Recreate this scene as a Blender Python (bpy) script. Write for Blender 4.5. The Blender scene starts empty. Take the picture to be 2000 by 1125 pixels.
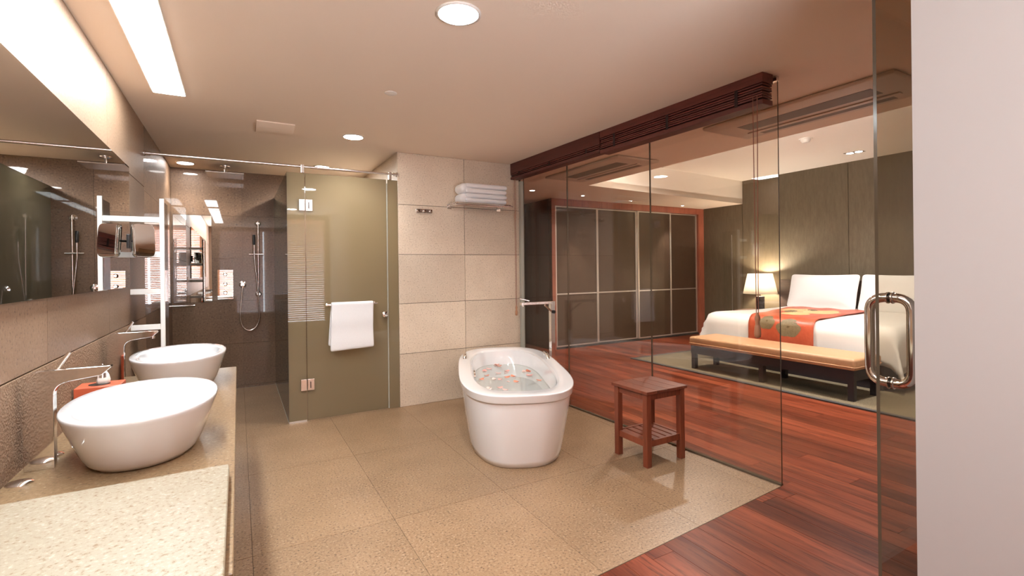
import bpy, bmesh, math, random
from mathutils import Matrix, Vector
random.seed(7)
S = bpy.context.scene
COL = S.collection
PI = math.pi

# ---------------------------------------------------------------- camera
FPX, CAMH = 951.0, 1.45
yaw, roll = math.atan(535 / FPX), 0.0115
Fv = Vector((math.sin(yaw), math.cos(yaw), 0)); Rv = Vector((math.cos(yaw), -math.sin(yaw), 0)); Uv = Vector((0, 0, 1))
rt = Rv * math.cos(roll) - Uv * math.sin(roll); up = Rv * math.sin(roll) + Uv * math.cos(roll)
cd = bpy.data.cameras.new('camera'); cam = bpy.data.objects.new('camera', cd); COL.objects.link(cam)
cd.sensor_width = 36; cd.lens = 36 * FPX / 2000; cd.shift_y = -(562.5 - 525.5) / 2000; cd.clip_start = 0.02
cam.matrix_world = Matrix(((rt.x, up.x, -Fv.x, 0), (rt.y, up.y, -Fv.y, 0), (rt.z, up.z, -Fv.z, CAMH), (0, 0, 0, 1)))
S.camera = cam
# ---------------------------------------------------------------- world, exposure
W = bpy.data.worlds.new('world'); S.world = W; W.use_nodes = True
W.node_tree.nodes['Background'].inputs[0].default_value = (0.25, 0.3, 0.4, 1)
W.node_tree.nodes['Background'].inputs[1].default_value = 0.15
S.view_settings.view_transform = 'Standard'; S.view_settings.look = 'None'
S.view_settings.exposure = 1.48; S.view_settings.gamma = 1.0; S.view_settings.use_curve_mapping = False
S.cycles.use_denoising = True; S.cycles.max_bounces = 10; S.cycles.diffuse_bounces = 5; S.cycles.glossy_bounces = 5; S.cycles.use_adaptive_sampling = True; S.cycles.adaptive_threshold = 0.03
S.cycles.transparent_max_bounces = 32; S.cycles.caustics_reflective = False; S.cycles.caustics_refractive = False
S.cycles.sample_clamp_indirect = 4.0; S.cycles.blur_glossy = 0.3
STRIP = 20.0; DISC = 34.0; SPOT = 19.0
l = bpy.data.lights.new('window_daylight', 'AREA'); l.shape = 'RECTANGLE'; l.size = 2.15; l.size_y = 2.30; l.energy = 155; l.color = (0.80, 0.90, 1.0)
wd = bpy.data.objects.new('window_daylight', l); COL.objects.link(wd); wd.location = (0.635, -1.645, 1.45); wd.rotation_euler = (PI / 2, 0, 0)   # daylight just outside the blinds, shining into the room
NEUTRAL = (0.90, 0.97, 1.0); WARM = (1.0, 0.97, 0.94)

# ---------------------------------------------------------------- materials
MATS = {}
def nodes(name):
    m = bpy.data.materials.new(name); m.use_nodes = True
    nt = m.node_tree; b = nt.nodes['Principled BSDF']
    MATS[name] = m
    return m, nt, b
def setp(b, **k):
    names = dict(base='Base Color', rough='Roughness', metal='Metallic', coat='Coat Weight', crough='Coat Roughness', spec='Specular IOR Level', sheen='Sheen Weight', ecol='Emission Color', estr='Emission Strength', trans='Transmission Weight')
    for n, v in k.items():
        if n in ('base', 'ecol') and len(v) == 3: v = (*v, 1)
        b.inputs[names[n]].default_value = v
def plain(name, base, rough=0.5, **k):
    m, nt, b = nodes(name); setp(b, base=base, rough=rough, **k); return m
def N(nt, t, **k):
    n = nt.nodes.new(t)
    for a, v in k.items():
        if a.startswith('_'): setattr(n, a[1:], v)
        else: n.inputs[a].default_value = v
    return n
def L(nt, a, b): nt.links.new(a, b)
def mixc(nt, fac, a, b, mode='MIX'):
    n = nt.nodes.new('ShaderNodeMix'); n.data_type = 'RGBA'; n.blend_type = mode
    for sock, v in ((n.inputs[0], fac), (n.inputs[6], a), (n.inputs[7], b)):
        if hasattr(v, 'links') or hasattr(v, 'is_linked'): L(nt, v, sock)
        else: sock.default_value = v if isinstance(v, (int, float)) else (*v, 1)
    return n.outputs[2]
def ramp(nt, src, stops):
    r = nt.nodes.new('ShaderNodeValToRGB'); L(nt, src, r.inputs[0])
    e = r.color_ramp.elements
    while len(e) < len(stops): e.new(0.5)
    for i, (p, c) in enumerate(stops):
        e[i].position = p; e[i].color = (c, c, c, 1) if isinstance(c, (int, float)) else (*c, 1)
    return r.outputs[0]
def stone(name, c1, c2, dark, light, scale=70, rough=0.55, coat=0.0, bump=0.15, bscale=None, specks=0.35, crough=0.02):
    m, nt, b = nodes(name); setp(b, rough=rough, coat=coat, crough=crough)
    g = N(nt, 'ShaderNodeNewGeometry'); oi = N(nt, 'ShaderNodeObjectInfo')
    cloud = N(nt, 'ShaderNodeTexNoise', Scale=2.6, Detail=5.0, Roughness=0.6); L(nt, g.outputs['Position'], cloud.inputs['Vector'])
    base = mixc(nt, ramp(nt, cloud.outputs[0], ((0.3, 0.0), (0.7, 1.0))), c1, c2)
    sp = N(nt, 'ShaderNodeTexNoise', Scale=scale, Detail=3.0, Roughness=0.65); L(nt, g.outputs['Position'], sp.inputs['Vector'])
    base = mixc(nt, ramp(nt, sp.outputs[0], ((0.30, specks * 2.2), (0.44, 0.0))), base, dark)
    base = mixc(nt, ramp(nt, sp.outputs[0], ((0.56, 0.0), (0.70, specks * 1.8))), base, light)
    var = N(nt, 'ShaderNodeMapRange'); L(nt, oi.outputs['Random'], var.inputs[0]); var.inputs[3].default_value = 0.92; var.inputs[4].default_value = 1.06
    hv = N(nt, 'ShaderNodeHueSaturation'); L(nt, var.outputs[0], hv.inputs['Value']); L(nt, base, hv.inputs['Color'])
    L(nt, hv.outputs[0], b.inputs['Base Color'])
    bn = N(nt, 'ShaderNodeTexNoise', Scale=bscale or scale, Detail=4.0); L(nt, g.outputs['Position'], bn.inputs['Vector'])
    bp = N(nt, 'ShaderNodeBump', Strength=bump, Distance=0.01); L(nt, bn.outputs[0], bp.inputs['Height']); L(nt, bp.outputs[0], b.inputs['Normal'])
    return m
def wood(name, c1, c2, c3, axis=1, rough=0.3, coat=0.0, freq=22, stretch=0.07, crough=0.1, VLO=0.75, VHI=1.2, spec=0.5):
    m, nt, b = nodes(name); setp(b, rough=rough, coat=coat, crough=crough, spec=spec)
    g = N(nt, 'ShaderNodeNewGeometry'); oi = N(nt, 'ShaderNodeObjectInfo')
    sc = [freq] * 3; sc[axis] = freq * stretch
    vm = N(nt, 'ShaderNodeVectorMath', _operation='MULTIPLY'); L(nt, g.outputs['Position'], vm.inputs[0]); vm.inputs[1].default_value = sc
    cmb = N(nt, 'ShaderNodeVectorMath', _operation='SCALE'); cmb.inputs[0].default_value = (13, 37, 5); L(nt, oi.outputs['Random'], cmb.inputs['Scale'])
    ad = N(nt, 'ShaderNodeVectorMath', _operation='ADD'); L(nt, vm.outputs[0], ad.inputs[0]); L(nt, cmb.outputs[0], ad.inputs[1])
    n1 = N(nt, 'ShaderNodeTexNoise', Scale=0.35, Detail=6.0, Roughness=0.65, Distortion=1.2); L(nt, ad.outputs[0], n1.inputs['Vector'])
    n2 = N(nt, 'ShaderNodeTexNoise', Scale=2.2, Detail=5.0, Roughness=0.7); L(nt, ad.outputs[0], n2.inputs['Vector'])
    base = mixc(nt, ramp(nt, n1.outputs[0], ((0.32, 0.0), (0.66, 1.0))), c1, c2)
    base = mixc(nt, ramp(nt, n2.outputs[0], ((0.30, 0.75), (0.48, 0.0))), base, c3)
    var = N(nt, 'ShaderNodeMapRange'); L(nt, oi.outputs['Random'], var.inputs[0]); var.inputs[3].default_value = VLO; var.inputs[4].default_value = VHI
    hv = N(nt, 'ShaderNodeHueSaturation'); L(nt, var.outputs[0], hv.inputs['Value']); L(nt, base, hv.inputs['Color'])
    L(nt, hv.outputs[0], b.inputs['Base Color'])
    bp = N(nt, 'ShaderNodeBump', Strength=0.06, Distance=0.004); L(nt, n2.outputs[0], bp.inputs['Height']); L(nt, bp.outputs[0], b.inputs['Normal'])
    return m
def clear_glass(name, tint, f0=0.045, rough=0.0):
    m = bpy.data.materials.new(name); m.use_nodes = True; nt = m.node_tree; nt.nodes.clear(); MATS[name] = m
    o = N(nt, 'ShaderNodeOutputMaterial'); t = N(nt, 'ShaderNodeBsdfTransparent'); t.inputs[0].default_value = (*tint, 1)
    g = N(nt, 'ShaderNodeBsdfGlossy', Roughness=rough)
    lw = N(nt, 'ShaderNodeLayerWeight', Blend=0.5); p = N(nt, 'ShaderNodeMath', _operation='POWER'); L(nt, lw.outputs['Facing'], p.inputs[0]); p.inputs[1].default_value = 5
    mr = N(nt, 'ShaderNodeMapRange'); L(nt, p.outputs[0], mr.inputs[0]); mr.inputs[3].default_value = f0; mr.inputs[4].default_value = 1.0
    mx = N(nt, 'ShaderNodeMixShader'); L(nt, mr.outputs[0], mx.inputs[0]); L(nt, t.outputs[0], mx.inputs[1]); L(nt, g.outputs[0], mx.inputs[2]); L(nt, mx.outputs[0], o.inputs[0])
    return m
def frosted_glass(name, trans, diff, f0=0.05):
    m = bpy.data.materials.new(name); m.use_nodes = True; nt = m.node_tree; nt.nodes.clear(); MATS[name] = m
    o = N(nt, 'ShaderNodeOutputMaterial'); t = N(nt, 'ShaderNodeBsdfTranslucent'); t.inputs[0].default_value = (*trans, 1)
    d = N(nt, 'ShaderNodeBsdfDiffuse'); d.inputs[0].default_value = (*diff, 1)
    a = N(nt, 'ShaderNodeMixShader'); a.inputs[0].default_value = 0.45; L(nt, t.outputs[0], a.inputs[1]); L(nt, d.outputs[0], a.inputs[2])
    g = N(nt, 'ShaderNodeBsdfGlossy', Roughness=0.02)
    lw = N(nt, 'ShaderNodeLayerWeight', Blend=0.5); p = N(nt, 'ShaderNodeMath', _operation='POWER'); L(nt, lw.outputs['Facing'], p.inputs[0]); p.inputs[1].default_value = 5
    mr = N(nt, 'ShaderNodeMapRange'); L(nt, p.outputs[0], mr.inputs[0]); mr.inputs[3].default_value = f0; mr.inputs[4].default_value = 1.0
    mx = N(nt, 'ShaderNodeMixShader'); L(nt, mr.outputs[0], mx.inputs[0]); L(nt, a.outputs[0], mx.inputs[1]); L(nt, g.outputs[0], mx.inputs[2]); L(nt, mx.outputs[0], o.inputs[0])
    return m
def emit(name, col, s):
    m, nt, b = nodes(name); setp(b, base=(0.9, 0.9, 0.9), ecol=col, estr=s); return m
def fabric(name, base, scale=400, rough=0.85, bump=0.3, sheen=0.2):
    m, nt, b = nodes(name); setp(b, base=base, rough=rough, sheen=sheen)
    g = N(nt, 'ShaderNodeNewGeometry'); n = N(nt, 'ShaderNodeTexNoise', Scale=scale, Detail=2.0); L(nt, g.outputs['Position'], n.inputs['Vector'])
    bp = N(nt, 'ShaderNodeBump', Strength=bump, Distance=0.003); L(nt, n.outputs[0], bp.inputs['Height']); L(nt, bp.outputs[0], b.inputs['Normal'])
    return m
def mottled(name, c1, c2, scale, rough, stretch=(1, 1, 1), bump=0.1, spec=0.5):
    m, nt, b = nodes(name); setp(b, rough=rough, spec=spec)
    g = N(nt, 'ShaderNodeNewGeometry'); vm = N(nt, 'ShaderNodeVectorMath', _operation='MULTIPLY'); L(nt, g.outputs['Position'], vm.inputs[0]); vm.inputs[1].default_value = stretch
    n = N(nt, 'ShaderNodeTexNoise', Scale=scale, Detail=5.0, Roughness=0.7); L(nt, vm.outputs[0], n.inputs['Vector'])
    L(nt, mixc(nt, ramp(nt, n.outputs[0], ((0.3, 0.0), (0.7, 1.0))), c1, c2), b.inputs['Base Color'])
    bp = N(nt, 'ShaderNodeBump', Strength=bump, Distance=0.005); L(nt, n.outputs[0], bp.inputs['Height']); L(nt, bp.outputs[0], b.inputs['Normal'])
    return m

m_wallstone = stone('wall_stone', (0.76, 0.64, 0.505), (0.67, 0.55, 0.425), (0.28, 0.20, 0.14), (0.84, 0.75, 0.63), 75, 0.5, bump=0.12)
m_leftstone = stone('left_wall_stone', (0.295, 0.182, 0.112), (0.25, 0.152, 0.094), (0.09, 0.052, 0.034), (0.35, 0.245, 0.17), 70, 0.5, bump=0.10)
m_rough = stone('bush_hammered_stone', (0.33, 0.203, 0.122), (0.285, 0.175, 0.105), (0.16, 0.092, 0.055), (0.37, 0.26, 0.175), 60, 0.8, bump=1.0, bscale=115, specks=0.35)
m_polished = stone('polished_shower_stone', (0.19, 0.108, 0.057), (0.15, 0.085, 0.045), (0.055, 0.028, 0.015), (0.27, 0.17, 0.10), 55, 0.5, coat=0.5, bump=0.0, specks=0.5)
m_floorstone = stone('floor_stone', (0.335, 0.209, 0.118), (0.262, 0.161, 0.088), (0.085, 0.048, 0.028), (0.45, 0.33, 0.22), 80, 0.38, bump=0.05, specks=0.6)
m_counter = stone('counter_stone', (0.265, 0.168, 0.089), (0.222, 0.138, 0.072), (0.11, 0.065, 0.036), (0.37, 0.285, 0.19), 85, 0.3, bump=0.05, specks=0.55)
m_counter2 = stone('lit_counter_stone', (0.335, 0.285, 0.212), (0.30, 0.248, 0.175), (0.19, 0.112, 0.048), (0.44, 0.40, 0.34), 90, 0.3, bump=0.05, specks=0.5)  # counter stone again, paler: strong light put into its colour
m_grout = plain('grout', (0.10, 0.07, 0.05), 0.9)
m_ceiling = plain('tan_ceiling_paint', (0.88, 0.745, 0.615), 0.8)
m_tray = plain('tray_white_paint', (0.88, 0.82, 0.75), 0.8)
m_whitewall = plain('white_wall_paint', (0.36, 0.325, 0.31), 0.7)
m_bedwall = mottled('olive_wall_covering', (0.095, 0.073, 0.044), (0.135, 0.106, 0.066), 9, 0.65, (1, 3, 0.6), 0.25)
m_dark = plain('dark_void', (0.02, 0.017, 0.015), 0.8)
m_darkpanel = wood('dark_wood_panelling', (0.055, 0.018, 0.012), (0.085, 0.03, 0.02), (0.02, 0.008, 0.006), axis=2, rough=0.35)
m_plank = wood('red_wood_floor', (0.10, 0.018, 0.0085), (0.265, 0.066, 0.029), (0.032, 0.006, 0.0035), axis=1, rough=0.36, VLO=0.65, VHI=1.25, spec=0.12)
m_redwood = wood('red_wood', (0.30, 0.085, 0.05), (0.40, 0.125, 0.075), (0.15, 0.04, 0.025), axis=2, rough=0.4)
m_stoolwood = wood('stool_wood', (0.165, 0.036, 0.016), (0.225, 0.06, 0.028), (0.07, 0.017, 0.009), axis=2, rough=0.35)
m_blindwood = wood('dark_blind_wood', (0.10, 0.021, 0.015), (0.145, 0.036, 0.026), (0.045, 0.011, 0.009), axis=1, rough=0.45)
m_slatwood = wood('orange_blind_wood', (0.50, 0.22, 0.12), (0.58, 0.28, 0.16), (0.34, 0.13, 0.07), axis=0, rough=0.45)
m_cabinet = wood('cabinet_wood', (0.12, 0.035, 0.022), (0.17, 0.05, 0.03), (0.06, 0.016, 0.01), axis=1, rough=0.4)
m_tape = plain('dark_ladder_tape', (0.022, 0.008, 0.007), 0.9)
m_tassel = plain('tassel_wood', (0.42, 0.20, 0.11), 0.35)
m_cord = plain('cord', (0.25, 0.09, 0.055), 0.7)
m_ceramic = plain('white_ceramic', (0.71, 0.70, 0.705), 0.12, coat=0.6)
m_acrylic = plain('white_acrylic', (0.84, 0.83, 0.84), 0.14, coat=0.5)
m_chrome = plain('chrome', (0.82, 0.80, 0.78), 0.06, metal=1.0)
m_steel = plain('brushed_steel', (0.74, 0.68, 0.64), 0.22, metal=1.0)
m_alu = plain('aluminium', (0.72, 0.68, 0.63), 0.38, metal=0.8)
m_mirror = plain('mirror_silver', (0.80, 0.80, 0.78), 0.0, metal=1.0)
m_black = plain('black_plastic', (0.018, 0.016, 0.015), 0.35)
m_blackwood = plain('black_wood', (0.022, 0.017, 0.02), 0.4)
m_glass = clear_glass('clear_glass', (0.965, 0.94, 0.905), 0.05)
m_doorglass = clear_glass('tinted_door_glass', (0.84, 0.81, 0.74), 0.06)
m_shelfglass = clear_glass('shelf_glass', (0.9, 0.92, 0.9), 0.06)
m_water = clear_glass('bath_water', (0.88, 0.90, 0.875), 0.03)
m_glassedge = plain('glass_edge', (0.10, 0.075, 0.05), 0.15)
m_greenedge = plain('green_glass_edge', (0.05, 0.075, 0.06), 0.15)
m_paleedge = plain('pale_glass_seal', (0.42, 0.42, 0.36), 0.3)
m_frost = frosted_glass('frosted_glass', (0.60, 0.51, 0.355), (0.32, 0.262, 0.17), 0.045)
m_frostdark = frosted_glass('smoked_frosted_glass', (0.30, 0.28, 0.22), (0.13, 0.12, 0.09), 0.06)
m_towel = fabric('white_terry', (0.86, 0.85, 0.86), 260, bump=0.5)
m_linen = fabric('white_linen', (0.85, 0.82, 0.78), 700, bump=0.1)
m_pillow = fabric('pillow_cotton', (0.88, 0.87, 0.86), 700, bump=0.1)
m_orange = mottled('orange_silk', (0.43, 0.068, 0.028), (0.54, 0.115, 0.052), 14, 0.42, bump=0.35)
m_olive = mottled('olive_embroidery', (0.13, 0.095, 0.045), (0.22, 0.165, 0.085), 60, 0.6, bump=0.3)
m_gold = mottled('gold_silk', (0.75, 0.42, 0.17), (0.80, 0.50, 0.24), 14, 0.5, bump=0.2)
m_leather = mottled('tan_leather', (0.52, 0.295, 0.155), (0.57, 0.335, 0.18), 30, 0.45, bump=0.08)
m_rug = mottled('woven_sisal', (0.085, 0.065, 0.036), (0.235, 0.185, 0.11), 110, 0.9, bump=0.8)
m_rugedge = fabric('rug_border', (0.025, 0.022, 0.02), 300)
m_doorpanel = mottled('brown_woven_panel', (0.05, 0.029, 0.018), (0.078, 0.048, 0.031), 40, 0.3, (1, 1, 8), 0.15, 0.35)
m_towelladder = plain('white_enamel', (0.85, 0.82, 0.78), 0.3)
m_greyglass = plain('dark_grey_glass', (0.035, 0.035, 0.03), 0.08)
m_box = plain('red_leatherette', (0.52, 0.10, 0.045), 0.4)
m_tissue = fabric('tissue', (0.88, 0.84, 0.78), 300, bump=0.1)
m_petal = plain('pink_petal', (0.80, 0.42, 0.38), 0.5)
m_petal2 = plain('pale_petal', (0.85, 0.62, 0.56), 0.5)
m_petal3 = plain('coral_petal', (0.75, 0.27, 0.17), 0.5)
m_acpanel = plain('ac_panel_paint', (0.62, 0.50, 0.40), 0.5)
m_acslot = plain('ac_slot', (0.16, 0.115, 0.085), 0.6)
m_plaster = plain('white_plastic', (0.82, 0.78, 0.73), 0.4)
m_strip = emit('strip_diffuser', NEUTRAL, STRIP)
m_disc = emit('downlight_lens', WARM, DISC)
m_dot = emit('spot_lens', WARM, 14)
m_cove = emit('cove_led', (1.0, 0.92, 0.83), 72.0)
m_headboard = wood('headboard_wood', (0.07, 0.04, 0.028), (0.10, 0.06, 0.042), (0.03, 0.018, 0.012), axis=1, rough=0.45)
def shade_mat():
    m, nt, b = nodes('lamp_shade_linen'); setp(b, base=(0.85, 0.80, 0.72), rough=0.9)
    t = N(nt, 'ShaderNodeBsdfTranslucent'); t.inputs[0].default_value = (0.92, 0.88, 0.80, 1)
    mx = N(nt, 'ShaderNodeMixShader'); mx.inputs[0].default_value = 0.6
    L(nt, b.outputs[0], mx.inputs[1]); L(nt, t.outputs[0], mx.inputs[2]); L(nt, mx.outputs[0], nt.nodes['Material Output'].inputs[0])
    return m
m_shade = shade_mat()

# ---------------------------------------------------------------- helpers
class MB:
    def __init__(s): s.v = []; s.f = []; s.mi = []
    def add(s, vs, fs, mi=0):
        o = len(s.v); s.v += [tuple(p) for p in vs]; s.f += [tuple(i + o for i in f) for f in fs]; s.mi += [mi] * len(fs); return s
    def box(s, x0, x1, y0, y1, z0, z1, mi=0):
        return s.add([(x0, y0, z0), (x1, y0, z0), (x1, y1, z0), (x0, y1, z0), (x0, y0, z1), (x1, y0, z1), (x1, y1, z1), (x0, y1, z1)],
                     [(0, 3, 2, 1), (4, 5, 6, 7), (0, 1, 5, 4), (1, 2, 6, 5), (2, 3, 7, 6), (3, 0, 4, 7)], mi)
    def prism(s, poly, z0, z1, mi=0):
        n = len(poly); vs = [(x, y, z0) for x, y in poly] + [(x, y, z1) for x, y in poly]
        fs = [tuple(reversed(range(n))), tuple(range(n, 2 * n))] + [(i, (i + 1) % n, n + (i + 1) % n, n + i) for i in range(n)]
        return s.add(vs, fs, mi)
    def rings(s, rings, closed=True, cap0=True, cap1=True, mi=0):
        n = len(rings[0]); vs = [p for r in rings for p in r]; fs = []
        for k in range(len(rings) - 1):
            for i in range(n if closed else n - 1):
                j = (i + 1) % n; fs.append((k * n + i, k * n + j, (k + 1) * n + j, (k + 1) * n + i))
        if cap0: fs.append(tuple(reversed(range(n))))
        if cap1: fs.append(tuple(range((len(rings) - 1) * n, len(rings) * n)))
        return s.add(vs, fs, mi)
    def lathe(s, c, prof, n=24, axis=(0, 0, 1), cap0=True, cap1=True, mi=0):
        a = Vector(axis).normalized(); t = Vector((1, 0, 0)) if abs(a.x) < 0.9 else Vector((0, 1, 0)); u = a.cross(t).normalized(); w = a.cross(u); c = Vector(c)
        return s.rings([[c + a * h + (u * math.cos(2 * PI * i / n) + w * math.sin(2 * PI * i / n)) * r for i in range(n)] for r, h in prof], True, cap0, cap1, mi)
    def cyl(s, p0, p1, r, n=16, mi=0):
        d = Vector(p1) - Vector(p0); return s.lathe(p0, [(r, 0), (r, d.length)], n, d, mi=mi)
    def tube(s, path, r, n=10, closed=False, mi=0):
        P = [Vector(p) for p in path]; m = len(P); rings = []; prev = None
        for i in range(m):
            a = P[(i + 1) % m] - P[i - 1] if closed else (P[min(i + 1, m - 1)] - P[max(i - 1, 0)])
            a.normalize()
            if prev is None:
                t = Vector((0, 0, 1)) if abs(a.z) < 0.9 else Vector((1, 0, 0)); u = a.cross(t).normalized()
            else: u = (prev - a * prev.dot(a)).normalized()
            prev = u; w = a.cross(u)
            rings.append([P[i] + (u * math.cos(2 * PI * k / n) + w * math.sin(2 * PI * k / n)) * r for k in range(n)])
        if closed: rings.append(rings[0]); return s.rings(rings, True, False, False, mi)
        return s.rings(rings, True, True, True, mi)
    def build(s, name, mats, parent=None, smooth=False, bevel=0, seg=2, sub=0, solid=0, auto=40):
        me = bpy.data.meshes.new(name); me.from_pydata(s.v, [], s.f)
        for m in (mats if isinstance(mats, (list, tuple)) else [mats]): me.materials.append(m)
        for p, i in zip(me.polygons, s.mi): p.material_index = i; p.use_smooth = bool(smooth)
        bm = bmesh.new(); bm.from_mesh(me); bmesh.ops.recalc_face_normals(bm, faces=bm.faces); bm.to_mesh(me); bm.free()
        if smooth == 'auto': me.set_sharp_from_angle(angle=math.radians(auto))
        o = bpy.data.objects.new(name, me); COL.objects.link(o)
        if solid: q = o.modifiers.new('solid', 'SOLIDIFY'); q.thickness = solid; q.offset = 0
        if bevel: q = o.modifiers.new('bevel', 'BEVEL'); q.width = bevel; q.segments = seg; q.limit_method = 'ANGLE'; q.harden_normals = False
        if sub: q = o.modifiers.new('sub', 'SUBSURF'); q.levels = sub; q.render_levels = sub
        if bevel and seg > 2:
            for p in me.polygons: p.use_smooth = True
        if parent: child(o, parent)
        return o
def child(o, parent):
    o.parent = parent
    def world(q):
        return (world(q.parent) @ q.matrix_parent_inverse @ q.matrix_basis) if q.parent else q.matrix_basis.copy()
    o.matrix_parent_inverse = world(parent).inverted()
def tag(o, label, cat, group=None, kind=None):
    o['label'] = label
    if cat: o['category'] = cat
    if group: o['group'] = group
    if kind: o['kind'] = kind
    return o
def struct(o, label):
    o['kind'] = 'structure'; o['label'] = label; return o
def thing(name, label, cat, loc=(0, 0, 0), group=None):
    o = bpy.data.objects.new(name, None); COL.objects.link(o); o.location = loc; o.empty_display_size = 0.1
    return tag(o, label, cat, group)
CACHE = {}
def piece(name, x0, x1, y0, y1, z0, z1, mat, parent):
    k = (name, mat.name, round(x1 - x0, 4), round(y1 - y0, 4), round(z1 - z0, 4))
    if k not in CACHE:
        a, b, c = k[2] / 2, k[3] / 2, k[4] / 2; mb = MB().box(-a, a, -b, b, -c, c)
        me = bpy.data.meshes.new(name); me.from_pydata(mb.v, [], mb.f); me.materials.append(mat); CACHE[k] = me
    o = bpy.data.objects.new(name, CACHE[k]); COL.objects.link(o); o.location = ((x0 + x1) / 2, (y0 + y1) / 2, (z0 + z1) / 2)
    if parent: child(o, parent)
    return o
def copy_tree(o, parent=None):
    c = o.copy(); COL.objects.link(c)
    if parent: c.parent = parent
    for ch in [q for q in bpy.data.objects if q.parent == o]: copy_tree(ch, c)
    return c
def clip(poly, a, b, c):
    """keep a*x+b*y<=c"""
    out = []
    for i in range(len(poly)):
        p, q = poly[i], poly[(i + 1) % len(poly)]; dp = a * p[0] + b * p[1] - c; dq = a * q[0] + b * q[1] - c
        if dp <= 0: out.append(p)
        if dp * dq < 0: t = dp / (dp - dq); out.append((p[0] + t * (q[0] - p[0]), p[1] + t * (q[1] - p[1])))
    return out
def poly_piece(name, poly, z0, z1, mat, parent):
    cx = sum(p[0] for p in poly) / len(poly); cy = sum(p[1] for p in poly) / len(poly)
    o = MB().prism([(x - cx, y - cy) for x, y in poly], z0, z1).build(name, mat); o.location = (cx, cy, 0); child(o, parent); return o
def ring_se(cx, cy, a, b, z, n=48, ex=2.0, ang=0.0):
    """superellipse ring, a along local y, b along local x, local y turned ang from +Y towards +X"""
    out = []
    for i in range(n):
        t = 2 * PI * i / n; c, s_ = math.cos(t), math.sin(t)
        x = b * math.copysign(abs(c) ** (2 / ex), c); y = a * math.copysign(abs(s_) ** (2 / ex), s_)
        out.append((cx + x * math.cos(ang) + y * math.sin(ang), cy - x * math.sin(ang) + y * math.cos(ang), z))
    return out
def arc(p, c, q, n=6):
    """rounded corner from p to q round control point c"""
    p, c, q = Vector(p), Vector(c), Vector(q)
    return [(p * (1 - t) ** 2 + c * 2 * t * (1 - t) + q * t * t) for t in [i / n for i in range(n + 1)]]
def round_path(pts, r, n=6, closed=False):
    P = [Vector(p) for p in pts]; out = []; m = len(P)
    for i in range(m):
        if not closed and i in (0, m - 1): out.append(P[i]); continue
        a = P[i - 1]; b = P[(i + 1) % m]; c = P[i]
        out += arc(c + (a - c).normalized() * r, c, c + (b - c).normalized() * r, n)
    return out
def spot(name, loc, target, energy, size, blend=0.6, col=WARM, radius=0.05, parent=None):
    l = bpy.data.lights.new(name, 'SPOT'); l.energy = energy; l.spot_size = math.radians(size); l.spot_blend = blend; l.color = col; l.shadow_soft_size = radius
    o = bpy.data.objects.new(name, l); COL.objects.link(o); o.location = loc
    o.rotation_euler = (Vector(target) - Vector(loc)).to_track_quat('-Z', 'Y').to_euler()
    if parent: child(o, parent)
    return o

XL, XR, H = -0.685, 8.85, 2.704
YB = -1.6
def gx(y): return 3.11 - (y - 1.93) * (0.11 / 3.15)      # line of the glass partition
def ey(x): return 1.70 + 0.0755 * x                       # edge of the stone floor
def sy(x): return 5.85 + (x - 4.64) * (0.40 / 4.21)       # far edge of the raised bedroom ceiling

# ================================================================ STRUCTURE
# stone floor
floor = struct(MB().prism([(XL, ey(XL)), (gx(1.94), ey(3.11)), (gx(5.08), 5.08), (gx(5.08), 7.0), (XL, 7.0)], -0.06, -0.004).build('floor', m_grout), 'speckled tan stone tile floor of the bathroom')
xs = [XL, 0.05, 0.78, 1.50, 2.24, 2.97, 3.2]; ys = [1.5, 2.82, 3.95, 5.08, 6.21, 7.0]
for i in range(len(xs) - 1):
    for j in range(len(ys) - 1):
        g = 0.0012
        p = [(xs[i] + g, ys[j] + g), (xs[i + 1] - g, ys[j] + g), (xs[i + 1] - g, ys[j + 1] - g), (xs[i] + g, ys[j + 1] - g)]
        p = clip(p, 0.0755, -1, -1.70 - 0.003 if False else -1.70)
        k = 0.11 / 3.15; p = clip(p, 1, k, 3.11 + 1.93 * k)
        if len(p) > 2 and not (xs[i] > 2.9 and ys[j] > 5): poly_piece('tile', p, -0.02, 0.0, m_floorstone, floor)
# metal edge strip between stone and planks
# wood floor
wfloor = struct(MB().prism([(XL, YB), (1.9, YB), (1.9, 0.6), (XR, 0.6), (XR, 10.0), (gx(5.08), 10), (gx(5.08), 5.08), (gx(1.94), ey(3.11)), (XL, ey(XL))], -0.06, -0.004).build('floor', m_plank), 'glossy red hardwood plank floor of the bedroom')
PW = 0.145; x = 0.62; kk = 0.11 / 3.15
while x < XR - 0.05:
    x1 = min(x + PW, XR)
    lo = YB if x1 < 1.86 else 0.70
    hi = 10.0 if x1 < 4.9 else 7.3
    if x > 1.86 and lo < 0.7: lo = 0.70
    y = lo - random.random() * 1.6
    while y < hi:
        yl = random.uniform(1.5, 2.4); a, b = max(y, lo), min(y + yl, hi); y += yl
        if b - a < 0.05: continue
        q = [(x + 0.0012, a + 0.001), (x1 - 0.0012, a + 0.001), (x1 - 0.0012, b - 0.001), (x + 0.0012, b - 0.001)]
        near = clip(q, -0.0755, 1, 1.70 - 0.004)
        if x1 < 3.0:
            parts = [near]
        elif x < 3.11:
            near2 = near; far = clip(clip(q, 0.0755, -1, -1.70 + 0.004), -1, -kk, -(3.11 + 1.93 * kk) - 0.004)
            parts = [near2, far]
        else: parts = [q]
        for pp in parts:
            if len(pp) > 2: poly_piece('plank', pp, -0.015, 0.0, m_plank, wfloor)
    x = x1
# thin steel edge strip
es = MB().prism([(0.1, ey(0.1) - 0.004), (3.11, ey(3.11) - 0.004), (3.11, ey(3.11)), (0.1, ey(0.1))], -0.02, 0.001).build('trim_1', m_glassedge); struct(es, 'thin metal strip between stone tiles and planks')

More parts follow.
